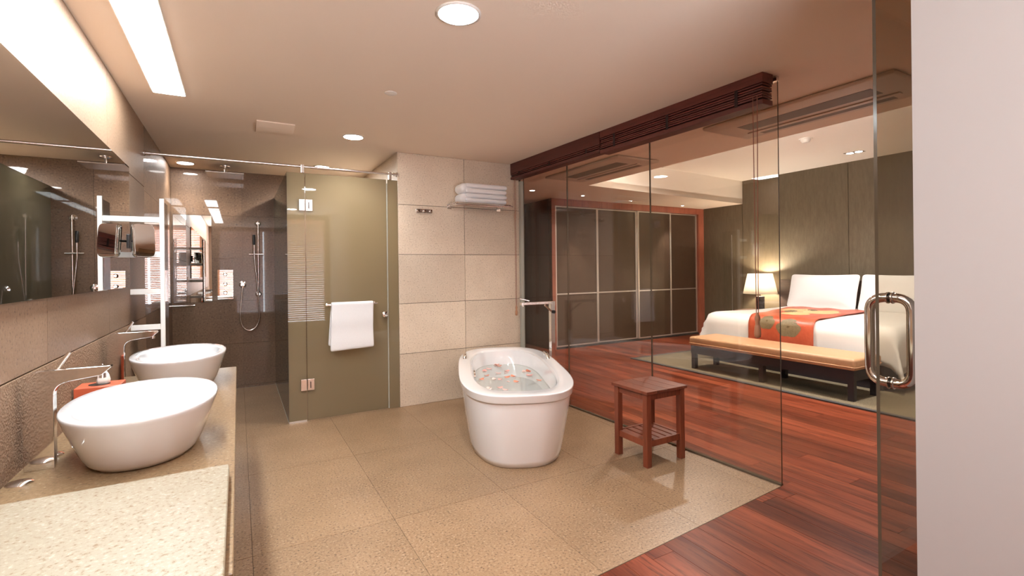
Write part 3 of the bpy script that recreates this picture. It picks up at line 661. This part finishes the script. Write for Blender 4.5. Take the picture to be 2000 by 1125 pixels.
tag(MB().rings([tr_(wa - 0.02, wb_ - 0.012, ZW - 0.003), tr_(wa, wb_, ZW)], cap0=False, cap1=True).build('bath_water', m_water, smooth=False), 'clear still water filling the white bathtub', 'water')
random.seed(21)
PET = [(905, 0)]
petal_meshes = []
for m_ in (m_petal, m_petal2, m_petal3):
    mb = MB(); n = 10; mb.rings([[(0.004 * math.cos(a), 0.004 * math.sin(a), 0.001) for a in [2 * PI * i / n for i in range(n)]],
                                 [(0.018 * math.cos(a), 0.014 * math.sin(a), 0.002) for a in [2 * PI * i / n for i in range(n)]],
                                 [(0.030 * math.cos(a), 0.022 * math.sin(a) * (1 + 0.2 * math.cos(a)), 0.007 + 0.005 * math.cos(2 * a)) for a in [2 * PI * i / n for i in range(n)]]], cap0=True, cap1=False)
    o = mb.build('petal', m_, smooth=True); petal_meshes.append(o.data); bpy.data.objects.remove(o)
for k in range(40):
    while True:
        n_, d_ = random.uniform(-0.30, 0.30), random.uniform(-0.86, 0.84)
        if (abs(n_) / 0.295) ** 2.6 + (abs(d_) / 0.84) ** 2.6 < 1: break
    pk = random.randrange(3); o = bpy.data.objects.new('rose_petal', petal_meshes[pk]); COL.objects.link(o); o.location = tubpt(n_, d_, ZW + 0.001); o.rotation_euler = (random.uniform(-0.1, 0.1), random.uniform(-0.1, 0.1), random.uniform(0, 6.28))
    s_ = random.uniform(0.8, 1.25); o.scale = (s_, s_, s_); tag(o, ('pink', 'pale blush', 'deep coral')[pk] + ' rose petal floating on the bath water', 'petal', ('pink', 'pale blush', 'coral')[pk] + ' petals on the bath water')
# bath filler
t = thing('bath_faucet', 'tall chrome floor-standing faucet between bathtub and glass', 'faucet', (2.915, 4.33, 0))
MB().box(2.895, 2.945, 4.305, 4.355, 0.0, 1.105).build('column', m_chrome, t, bevel=0.003)
MB().box(2.535, 2.8955, 4.305, 4.355, 1.075, 1.1045).build('spout', m_chrome, t, bevel=0.003)
MB().cyl((2.56, 4.33, 1.06), (2.56, 4.33, 1.076), 0.013, 14).build('aerator', m_chrome, t, smooth='auto')
MB().cyl((2.62, 4.30, 1.118), (2.545, 4.36, 1.142), 0.007, 10).build('lever', m_chrome, t, smooth='auto')
MB().cyl((2.89, 4.30, 1.0), (2.79, 4.27, 1.07), 0.010, 12).build('hand_spray', m_chrome, t, smooth='auto')
MB().lathe((2.92, 4.305, 0.99), [(0.018, 0), (0.018, 0.02), (0.014, 0.026)], 18, (0, -1, 0)).build('diverter', m_black, t, smooth='auto')
MB().box(2.87, 2.97, 4.28, 4.38, 0.0, 0.012).build('base_plate', m_chrome, t, bevel=0.002)

# stool
t = thing('stool', 'reddish wooden stool with slatted lower shelf beside the bathtub', 'stool', (2.76, 2.76, 0))
sx0, sx1, sy0, sy1, sh = 2.555, 2.945, 2.585, 2.935, 0.555
for xx in (sx0, sx1 - 0.045):
    for yy in (sy0, sy1 - 0.045):
        MB().box(xx, xx + 0.045, yy, yy + 0.045, 0.0, sh - 0.022).build('leg', m_stoolwood, t, bevel=0.003)
for k in range(4):
    w = (sx1 - sx0 + 0.03) / 4; MB().box(sx0 - 0.015 + k * w + 0.0006, sx0 - 0.015 + (k + 1) * w - 0.0006, sy0 - 0.015, sy1 + 0.015, sh - 0.022, sh).build('seat_board', m_stoolwood, t, bevel=0.002, seg=1)
for (a, b, c, d_) in ((sx0 + 0.045, sx1 - 0.045, sy0 + 0.01, sy0 + 0.03), (sx0 + 0.045, sx1 - 0.045, sy1 - 0.03, sy1 - 0.01), (sx0 + 0.01, sx0 + 0.03, sy0 + 0.045, sy1 - 0.045), (sx1 - 0.03, sx1 - 0.01, sy0 + 0.045, sy1 - 0.045)):
    MB().box(a, b, c, d_, sh - 0.07, sh - 0.0225).build('apron', m_stoolwood, t)
    MB().box(a, b, c, d_, 0.145, 0.19).build('stretcher', m_stoolwood, t)
for k in range(5):
    w = (sx1 - sx0 - 0.06) / 5; a = sx0 + 0.03 + k * w
    MB().box(a + 0.008, a + w - 0.008, sy0 + 0.03, sy1 - 0.03, 0.172, 0.186).build('slat', m_stoolwood, t)

# ================================================================ GLASS PARTITION
def skew_pane(y0, y1, label, i):
    xa, xb = gx(y0), gx(y1); th = 0.012
    t = thing('glass_partition', label, 'glass partition', ((xa + xb) / 2, (y0 + y1) / 2, 0), 'clear panels of the glass partition')
    v = [(xa, y0, 0.008), (xa + th, y0, 0.008), (xb + th, y1, 0.008), (xb, y1, 0.008)]; v += [(x_, y_, H - 0.004) for x_, y_, _ in v]
    mb = MB(); mb.v = v; mb.f = [(0, 3, 7, 4), (1, 5, 6, 2), (0, 1, 2, 3), (4, 7, 6, 5), (0, 4, 5, 1), (3, 2, 6, 7)]; mb.mi = [0, 0, 1, 1, 1, 1]
    mb.build('pane', [m_glass, m_glassedge], t)
    MB().prism([(xa - 0.006, y0), (xa + th + 0.006, y0), (xb + th + 0.006, y1), (xb - 0.006, y1)], 0.0, 0.012).build('floor_channel', m_alu if i == 9 else m_glassedge, t)
    return t
skew_pane(1.935, 3.042, 'clear glass panel with the free corner near the door', 0)
skew_pane(3.048, 4.188, 'clear glass panel behind the wooden stool', 1)
skew_pane(4.194, 5.038, 'clear glass panel joining the stone wall', 2)
MB_ = MB().box(3.095, 3.125, 1.93, 1.99, H - 0.035, H - 0.001).build('glass_clip', m_steel); tag(MB_, 'small steel ceiling clip holding the glass corner', 'clip')
# open glass door
t = thing('glass_door', 'open clear glass door with a large steel pull handle', 'glass door', (2.165, 0.955, 0))
pane('door_pane', 2.165, 3.12, 0.949, 0.961, 0.012, H - 0.03, m_doorglass, m_glassedge, t)
HX = 2.272
for s_, (ya, yb) in ((1, (0.961, 1.030)), (-1, (0.949, 0.884))):
    p = round_path([(HX, ya, 1.318), (HX, yb, 1.318), (HX, yb, 0.977), (HX, ya, 0.977)], 0.058 if s_ < 0 else 0.06, 8)
    MB().tube(p, 0.0185, 16).build('pull_handle', m_chrome, t, smooth=True)
    for z in (1.318, 0.977):
        MB().lathe((HX, ya, z), [(0.0235, 0), (0.0235, 0.005), (0.0205, 0.007)], 20, (0, s_, 0)).build('washer', m_steel, t, smooth='auto')
MB().box(3.00, 3.12, 0.942, 0.968, 0.0, 0.05).build('floor_pivot', m_steel, t)
MB().box(3.00, 3.12, 0.942, 0.968, H - 0.06, H - 0.001).build('ceiling_pivot', m_steel, t)

# raised wooden blinds above the glass
def raised_blind(y0, y1, label, zb, valance):
    t = thing('wooden_blind', label, 'blind', (2.94, (y0 + y1) / 2, H), 'raised wooden blinds above the glass')
    off = lambda y: gx(y) - 0.155
    def bar(name, a, b, z0, z1, dx0, dx1, m=m_blindwood, sm=0):
        p = [(off(a) + dx0, a), (off(a) + dx1, a), (off(b) + dx1, b), (off(b) + dx0, b)]
        return MB().prism(p, z0, z1).build(name, m, t, bevel=sm, seg=1)
    bar('headrail', y0, y1, valance, H - 0.001, 0.0, 0.11)
    z = valance - 0.006; n = int((valance - zb - 0.034) / 0.0165)
    for k in range(n):
        dz = 0.0105; w = (0.0, 0.006, 0.002, 0.008, 0.003)[k % 5]
        bar('slat', y0 + 0.002 + w, y1 - 0.002 - w, z - dz, z, 0.001 + w, 0.102 + w); z -= 0.0165
    bar('bottom_rail', y0, y1, zb, z - 0.003, 0.0, 0.108, sm=0.003)
    for f in (0.12, 0.5, 0.88):
        yy = y0 + (y1 - y0) * f; bar('ladder_tape', yy - 0.012, yy + 0.012, zb + 0.028, valance, -0.002, -0.0004, m_tape)
raised_blind(1.935, 3.488, 'raised wooden blind with exposed slats above the glass corner', 2.497, 2.64)
raised_blind(3.495, 5.07, 'raised wooden blind above the glass beside the stone wall', 2.515, 2.585)
def pull_cord(x, y, z_top, z_bot, label, s_=1.0):
    t = thing('blind_cord', label, 'blind cord', (x, y, z_bot), 'pull cords of the wooden blinds')
    for dy in (-0.012, 0.012):
        MB().cyl((x, y + dy * 0.6, z_bot + 0.16 * s_), (x, y + dy * 1.3, z_top), 0.0028, 6).build('cord', m_cord, t)
    MB().lathe((x, y, z_bot), [(0.006 * s_, 0), (0.018 * s_, 0.008 * s_), (0.021 * s_, 0.03 * s_), (0.018 * s_, 0.075 * s_), (0.012 * s_, 0.09 * s_), (0.015 * s_, 0.097 * s_), (0.012 * s_, 0.105 * s_), (0.017 * s_, 0.118 * s_), (0.017 * s_, 0.135 * s_), (0.009 * s_, 0.155 * s_), (0.009 * s_, 0.165 * s_)], 18).build('tassel', m_tassel, t, smooth=True)
pull_cord(2.93, 1.972, 2.55, 0.985, 'blind cord with a turned wooden tassel at the glass corner')
pull_cord(2.858, 4.985, 2.56, 0.90, 'blind cord with wooden tassel hanging beside the stone wall', 0.75)

# window blinds behind the camera
def window_blind(x0, x1, label):
    t = thing('window_blind', label, 'blind', ((x0 + x1) / 2, YB, 0.3), 'closed wooden blinds on the rear window')
    MB().box(x0, x1, YB + 0.01, YB + 0.07, 2.60, 2.66).build('headrail', m_slatwood, t)
    z = 2.585
    me = None
    while z > 0.36:
        if me is None:
            mb = MB(); a = math.radians(-44); c, s_ = math.cos(a) * 0.027, math.sin(a) * 0.027
            w = (x1 - x0) / 2; mb.add([(-w, -c, s_), (w, -c, s_), (w, c, -s_), (-w, c, -s_), (-w, -c, s_ - 0.004), (w, -c, s_ - 0.004), (w, c, -s_ - 0.004), (-w, c, -s_ - 0.004)],
                                      [(0, 1, 2, 3), (7, 6, 5, 4), (0, 4, 5, 1), (1, 5, 6, 2), (2, 6, 7, 3), (3, 7, 4, 0)])
            o = mb.build('slat', m_slatwood); me = o.data
        else: o = bpy.data.objects.new('slat', me); COL.objects.link(o)
        o.location = ((x0 + x1) / 2, YB + 0.04, z); child(o, t); z -= 0.046
    MB().box(x0, x1, YB + 0.015, YB + 0.065, 0.31, 0.345).build('bottom_rail', m_slatwood, t)
    for f in (0.15, 0.85):
        xx = x0 + (x1 - x0) * f; MB().box(xx - 0.003, xx + 0.003, YB + 0.075, YB + 0.078, 0.33, 2.62).build('ladder_cord', m_plaster, t)
window_blind(-0.46, 0.62, 'closed orange wooden blind on the rear window, reflected in the shower mirror')
window_blind(0.65, 1.73, 'closed orange wooden blind on the rear window, reflected in the frosted door')

# ================================================================ BEDROOM
# wardrobe
WX0, WX1, WY = 4.86, 8.835, 7.2
t = thing('wardrobe', 'large built-in wardrobe with dark sliding doors and red wood frame', 'wardrobe', ((WX0 + WX1) / 2, WY + 0.3, 0))
MB().box(WX0 + 0.02, WX1, WY + 0.08, 7.88, 0.0, H - 0.002).build('carcass', m_darkpanel, t)
MB().box(WX0, WX0 + 0.02, WY + 0.01, 7.88, 0.0, H - 0.002).build('side_panel', m_darkpanel, t)
MB().box(WX0, WX0 + 0.075, WY - 0.02, WY + 0.08, 0.0, H - 0.002).build('frame_post', m_redwood, t)
MB().box(WX1 - 0.165, WX1, WY - 0.02, WY + 0.08, 0.0, H - 0.002).build('frame_post', m_redwood, t)
MB().box(WX0 + 0.075, WX1 - 0.165, WY - 0.02, WY + 0.08, 2.58, H - 0.002).build('fascia', m_redwood, t)
MB().box(WX0 + 0.075, WX1 - 0.165, WY + 0.0, WY + 0.08, 0.0, 0.035).build('plinth', m_dark, t)
dx = [4.937, 5.915, 6.925, 7.855, 8.668]
for k in range(4):
    a, b = dx[k], dx[k + 1]; yo = WY + (0.0 if k % 2 == 0 else 0.03)
    d = MB().box(a + 0.001, a + 0.035, yo, yo + 0.028, 0.04, 2.575).build('sliding_door', m_alu, t)
    MB().box(b - 0.035, b - 0.001, yo, yo + 0.028, 0.04, 2.575).build('stile', m_alu, d)
    for (z0, z1, nm) in ((0.04, 0.062, 'rail'), (0.978, 1.0, 'rail'), (2.553, 2.575, 'rail')):
        MB().box(a + 0.035, b - 0.035, yo, yo + 0.028, z0, z1).build(nm, m_alu, d)
    MB().box(a + 0.03, b - 0.03, yo + 0.01, yo + 0.02, 0.06, 0.98).build('panel', m_doorpanel, d)
    MB().box(a + 0.03, b - 0.03, yo + 0.01, yo + 0.02, 0.998, 2.555).build('panel', m_doorpanel, d)
for (xx, yy, lb, tx, e) in ((5.20, 6.72, 'small recessed spot above the left wardrobe doors', 5.45, 45), (7.92, 6.95, 'small recessed spot above the right wardrobe doors', 7.3, 55)):
    tt = thing('spotlight', lb, 'spotlight', (xx, yy, H), 'recessed spots along the wardrobe')
    MB().lathe((xx, yy, H - 0.003), [(0.028, 0), (0.028, 0.0035)], 20).build('lens', m_dot, tt)
    MB().lathe((xx, yy, H - 0.005), [(0.028, 0), (0.042, 0.002), (0.042, 0.0052), (0.028, 0.0052)], 24, cap0=False, cap1=False).build('rim', m_plaster, tt, smooth=True)
    spot('spotlight_beam', (xx, yy, H - 0.015), (tx, WY, 0.6), e, 42, 0.8, WARM, 0.02, tt)
# rug
t = thing('rug', 'olive woven rug with black border under the bed', 'rug', (7.0, 3.5, 0))
MB().box(5.49, 8.2, 1.0, 5.78, 0.0, 0.012).build('weave', m_rug, t)
for (a, b, c, d_) in ((5.43, 5.49, 0.95, 5.84), (5.49, 8.2, 5.78, 5.84), (5.49, 8.2, 0.95, 1.0)):
    MB().box(a, b, c, d_, 0.0, 0.013).build('border', m_rugedge, t)
# bench
t = thing('bench', 'long tan leather bench at the foot of the bed', 'bench', (5.85, 3.75, 0.012))
MB().box(5.60, 6.17, 2.68, 4.83, 0.335, 0.462).build('cushion', m_leather, t, bevel=0.03, seg=4)
MB().tube(round_path([(5.597, 2.677, 0.372), (6.173, 2.677, 0.372), (6.173, 4.833, 0.372), (5.597, 4.833, 0.372)], 0.03, 4, True), 0.005, 8, True).build('piping', m_leather, t, smooth=True)
MB().box(5.62, 6.15, 2.70, 4.81, 0.225, 0.336).build('apron', m_blackwood, t)  # apron deepened in black to stand in for the shade beneath
for xx in (5.625, 6.085):
    for yy in (2.705, 3.72, 4.745): MB().box(xx, xx + 0.06, yy, yy + 0.06, 0.0125, 0.226).build('leg', m_blackwood, t)
# bed
BX0, BX1, BY0, BY1, BZ = 6.36, 8.70, 2.63, 5.16, 0.73
t = thing('bed', 'king-size bed with white linen and dark base', 'bed', (7.5, 3.9, 0.012))
MB().box(BX0 + 0.03, BX1, BY0 + 0.14, BY1 - 0.14, 0.0125, 0.34).build('base', m_blackwood, t)
def duvet():
    nx, ny = 40, 44; vs = []
    dropx, dropy, r = 0.36, 0.42, 0.10
    def prof(s_, lo, hi, drop, both):
        # s_ in [0,1] along the arc: returns (coord, zdrop)
        tot = (hi - lo) + drop * (2 if both else 1); d = s_ * tot
        if d < drop: c, z = lo, drop - d
        elif d > drop + (hi - lo): c, z = hi, d - drop - (hi - lo)
        else: c, z = lo + d - drop, 0
        return c, z
    for i in range(nx + 1):
        for j in range(ny + 1):
            x_, zx = prof(i / nx, BX0, BX1, dropx, False); y_, zy = prof(j / ny, BY0, BY1, dropy, True)
            dxe, dye = x_ - BX0, min(y_ - BY0, BY1 - y_)
            z = BZ - zx - zy
            if zx > 0 and zy > 0:
                z = BZ - max(zx, zy) - 0.12 * min(zx, zy); out_ = 0.09 * min(zx, zy) / 0.36
                x_ -= out_; y_ += out_ * (-1 if y_ < 4 else 1)
            if zx == 0 and dxe < r: z -= r - math.sqrt(max(0, r * r - (r - dxe) ** 2))
            if zy == 0 and dye < r: z -= r - math.sqrt(max(0, r * r - (r - dye) ** 2))
            if zx > 0: z -= r * 0.6 if zx < 0.02 else r * 0.6; x_ += -0.012 * math.sin(7 * y_) * zx / 0.36 - 0.03 * zx
            if zy > 0: z -= r * 0.6; y_ += (-1 if y_ < 4 else 1) * (0.02 * math.sin(9 * x_) * zy / 0.42 + 0.05 * zy)
            if zx == 0 and zy == 0: z += 0.006 * math.sin(3.1 * x_ + 1.3 * y_) + 0.004 * math.sin(5.3 * y_ - 2 * x_)
            vs.append((x_, y_, max(z, 0.2)))
    return vs, [(i * (ny + 1) + j, (i + 1) * (ny + 1) + j, (i + 1) * (ny + 1) + j + 1, i * (ny + 1) + j + 1) for i in range(nx) for j in range(ny)]
v_, f_ = duvet(); MB().add(v_, f_).build('duvet', m_linen, t, smooth=True, solid=0.03)
MB().box(BX0 + 0.06, BX1, BY0 + 0.06, BY1 - 0.06, 0.34, BZ - 0.035).build('mattress', m_linen, t, bevel=0.05, seg=3)
MB().box(8.70, 8.836, 2.3, 5.42, 0.0125, 1.20).build('headboard', m_headboard, t, bevel=0.004)
# pillows
def pillow(cx, cy, cz, w, h, d_, tilt, label):
    nu, nv = 24, 14; vs = []
    mb = MB(); R_ = []
    for i in range(nv + 1):
        ph = -PI / 2 + PI * i / nv; ring = []
        for j in range(nu):
            th = 2 * PI * j / nu; c, s_ = math.cos(th), math.sin(th); e = 0.22
            px = w / 2 * math.copysign(abs(c) ** e, c); pz = h / 2 * math.copysign(abs(s_) ** e, s_)
            k = math.cos(ph) ** 0.45 if i not in (0, nv) else 0.02
            px *= k * (1 - 0.07 * (1 - (pz / (h / 2)) ** 2)); pz *= k * (1 - 0.05 * (1 - min(1, (px / (w / 2)) ** 2)))
            bul = (1 - abs(px / (w / 2)) ** 3) * (1 - abs(pz / (h / 2)) ** 3)
            dep = d_ / 2 * math.sin(ph) * (0.12 + 0.88 * max(bul, 0) ** 0.5)
            lift = 0.035 * (abs(px) / (w / 2)) ** 4 * (1 if pz > 0 else -0.4)
            q = Vector((dep, px, pz + lift)); q = Matrix.Rotation(tilt, 3, 'Y') @ q
            ring.append((cx + q.x, cy + q.y, cz + q.z))
        R_.append(ring)
    return tag(mb.rings(R_).build('pillow', m_pillow, smooth=True, sub=1), label, 'pillow', 'white pillows against the headboard')
pillow(8.46, 4.54, 1.01, 1.14, 0.60, 0.22, 0.30, 'white pillow beside the bedside lamp')
pillow(8.50, 3.44, 1.01, 1.14, 0.60, 0.22, 0.30, 'white pillow partly behind the glass door edge')
# bed runner
t = thing('bed_runner', 'orange silk bed runner with olive leaf motifs over the foot', 'bed runner', (7.0, 4.0, 0.4))
RP = [(BX0 - 0.034, 0.40), (BX0 - 0.032, 0.50), (BX0 - 0.03, 0.60), (BX0 - 0.022, 0.665), (BX0 + 0.0, 0.708), (BX0 + 0.035, 0.737), (BX0 + 0.09, 0.752), (BX0 + 0.16, 0.757)] + [(BX0 + 0.16 + 0.09 * k, 0.757) for k in range(1, 20)]
RL = [0.0]
for a, b in zip(RP, RP[1:]): RL.append(RL[-1] + math.hypot(b[0] - a[0], b[1] - a[1]))
def runner_pt(s_, tq, off=0.0):
    s_ = max(0, min(s_, RL[-1] - 1e-6)); i = max(k for k in range(len(RL) - 1) if RL[k] <= s_)
    u = (s_ - RL[i]) / (RL[i + 1] - RL[i]); a, b = RP[i], RP[i + 1]; x_ = a[0] + (b[0] - a[0]) * u; z = a[1] + (b[1] - a[1]) * u
    nx, nz = -(b[1] - a[1]), (b[0] - a[0]); l = math.hypot(nx, nz); nx /= l; nz /= l
    if nz < 0.05 and nx > 0: nx = -nx
    top = max(0, (x_ - BX0) / 2.0)
    yl = 3.50 + 0.24 * top; yr = 4.40 + 0.52 * top
    rip = 0.008 * math.sin(6 * tq * 3 + 5 * s_) + 0.006 * math.sin(19 * tq - 9 * s_)
    return (x_ + nx * (off + rip * 0.5 + 0.004), yl + (yr - yl) * tq, z + nz * (off + rip * 0.5 + 0.004))
ns, nt_ = 70, 26
MB().add([runner_pt(RL[-1] * i / ns, j / nt_) for i in range(ns + 1) for j in range(nt_ + 1)], [(i * (nt_ + 1) + j, i * (nt_ + 1) + j + 1, (i + 1) * (nt_ + 1) + j + 1, (i + 1) * (nt_ + 1) + j) for i in range(ns) for j in range(nt_)], 0).build('silk', m_orange, t, smooth=True, solid=0.006)
def leaf(s0, t0, rs, rt_, mat, shape):
    rings = []; n = 28
    for k in range(7):
        q = k / 6; ring = []
        for i in range(n):
            a = 2 * PI * i / n; r = 1.0
            if shape: r = 1 - 0.25 * abs(math.sin(1.5 * a)) ** 8; r *= (1.0 + 0.45 * max(0, -math.cos(a)) ** 6)
            ring.append(runner_pt(s0 + rs * q * r * math.cos(a), t0 + rt_ * q * r * math.sin(a), 0.005))
        rings.append(ring)
    MB().rings(rings, cap0=True, cap1=False).build('leaf_motif', mat, t, smooth=True)
leaf(0.245, 0.36, 0.115, 0.19, m_olive, True)
leaf(0.30, 0.70, 0.10, 0.13, m_olive, True)
leaf(1.0, 0.55, 0.26, 0.20, m_gold, True); leaf(1.45, 0.35, 0.30, 0.25, m_gold, True); leaf(1.5, 0.75, 0.28, 0.2, m_gold, False)
leaf(1.25, 0.7, 0.12, 0.12, m_olive, True); leaf(1.6, 0.55, 0.12, 0.12, m_olive, True)
# nightstand and lamp
t = thing('nightstand', 'dark bedside table beneath the lamp', 'nightstand', (8.55, 5.75, 0))
MB().box(8.28, 8.83, 5.46, 6.08, 0.1, 0.62).build('body', m_headboard, t, bevel=0.004)
for z0, z1 in ((0.12, 0.35), (0.37, 0.60)):
    d = MB().box(8.262, 8.28, 5.48, 6.06, z0, z1).build('drawer', m_headboard, t); MB().cyl((8.245, 5.70, (z0 + z1) / 2), (8.245, 5.84, (z0 + z1) / 2), 0.008, 10).build('handle', m_steel, d)
for xx in (8.30, 8.77):
    for yy in (5.48, 6.02): MB().box(xx, xx + 0.04, yy, yy + 0.04, 0, 0.1).build('leg', m_headboard, t)
LX, LY = 8.56, 5.70
t = thing('table_lamp', 'bedside lamp with white shade and ribbed dark base', 'lamp', (LX, LY, 0.62))
prof = [(0.085, 0.62), (0.085, 0.635)]
for k in range(11):
    z = 0.64 + k * 0.0225; prof += [(0.066, z), (0.076, z + 0.005), (0.076, z + 0.0165), (0.066, z + 0.0215)]
MB().lathe((LX, LY, 0), prof, 28).build('ribbed_base', m_blackwood, t, smooth='auto')
MB().cyl((LX, LY, 0.888), (LX, LY, 1.0), 0.012, 12).build('stem', m_chrome, t, smooth='auto')
MB().lathe((LX, LY, 0), [(0.292, 0.935), (0.212, 1.31)], 40, cap0=False, cap1=False).build('shade', m_shade, t, smooth=True, solid=0.003)
MB().lathe((LX, LY, 1.0), [(0.012, 0), (0.034, 0.05), (0.036, 0.075), (0.02, 0.105), (0.004, 0.112)], 18).build('bulb', emit('bulb_glow', (1.0, 0.90, 0.76), 70.0), t, smooth=True)
pl = bpy.data.lights.new('lamp_glow', 'POINT'); pl.energy = 34; pl.color = (1.0, 0.87, 0.70); pl.shadow_soft_size = 0.05
po = bpy.data.objects.new('lamp_glow', pl); COL.objects.link(po); po.location = (LX, LY, 1.20); child(po, t)
# cove led in the ceiling recess; near-wall strip added to light its far face
for (a, b, c, d_, lb) in ((4.642, 4.71, 0.75, 5.7, 'hidden light strip inside the ceiling recess on the bathroom side'), (4.8, 8.7, 0.602, 0.67, 'added unseen light strip above the near wall, brightening the ceiling recess')):
    t = thing('cove_light', lb, 'cove light', ((a + b) / 2, (c + d_) / 2, H + 0.05), 'cove lights in the raised ceiling')
    MB().box(a, b, c, d_, H + 0.048, H + 0.058).build('ledge', m_tray, t)  # ledge added to screen the glowing strip from below
    MB().box(a + 0.008, b - 0.008, c + 0.008, d_ - 0.008, H + 0.058, H + 0.061).build('led_strip', m_cove, t)
# ac units
def ac(y0, y1, label):
    t = thing('air_conditioner', label, 'air conditioner', (3.98, (y0 + y1) / 2, H), 'ceiling air conditioner panels')
    MB().box(3.66, 4.30, y0, y1, H - 0.03, H - 0.001).build('panel', m_acpanel, t, bevel=0.02, seg=3)
    MB().box(3.84, 4.02, y0 + 0.22, y1 - 0.22, H - 0.0315, H - 0.028).build('intake', m_acslot, t)
    MB().box(4.16, 4.24, y0 + 0.22, y1 - 0.22, H - 0.0315, H - 0.028).build('outlet', m_acslot, t)
    MB().box(4.09, 4.14, y0 + 0.15, y1 - 0.15, H - 0.040, H - 0.0295).build('louvre', m_acpanel, t, bevel=0.004)
ac(1.50, 2.98, 'long ceiling air conditioner panel near the glass door')
ac(4.10, 5.56, 'long ceiling air conditioner panel near the wardrobe passage')
# bedroom ceiling fittings
t = thing('smoke_detector', 'white smoke detector on the bedroom ceiling', 'smoke detector', (6.67, 3.763, TZ))
MB().lathe((6.67, 3.763, TZ - 0.012), [(0.075, 0), (0.08, 0.006), (0.08, 0.012)], 28).build('base', m_plaster, t, smooth='auto')
MB().lathe((6.67, 3.763, TZ - 0.06), [(0.03, 0), (0.045, 0.004), (0.05, 0.02), (0.062, 0.035), (0.062, 0.048)], 28).build('sensor', m_plaster, t, smooth='auto')
t = thing('twin_spot', 'recessed twin spotlight in the raised bedroom ceiling', 'spotlight', (8.16, 3.88, TZ))
MB().box(8.09, 8.23, 3.76, 4.0, TZ - 0.004, TZ).build('frame', m_acslot, t)
for yy in (3.82, 3.94):
    MB().lathe((8.16, yy, TZ - 0.006), [(0.045, 0), (0.045, 0.003)], 20).build('lens', m_dot, t)
    spot('twin_beam', (8.16, yy, TZ - 0.02), (8.2, yy - 0.2, 0.7), 20, 80, 0.8, WARM, 0.04, t)
for (xx, yy, lb) in ((5.55, 4.8, 'added unseen light in the raised ceiling by the wardrobe, brightening the bed foot'), (5.55, 2.4, 'added unseen light in the raised ceiling near the door, brightening the bench')):  # lamps added out of sight to light the bench and bed foot
    downlight(xx, yy, lb, 0.06, TZ, 7.0, 165, m_dot, 'added unseen lights in the raised ceiling')
downlight(4.1, 6.6, 'recessed light at the passage beside the wardrobe', 0.04, H, 0.9, 90, m_dot, 'passage lights')
downlight(3.22, 3.3, 'added unseen light just behind the glass partition, brightening the bedroom', 0.04, H, 1.8, 140, m_dot, 'passage lights')  # lamp added out of sight behind the blind to brighten the bedroom
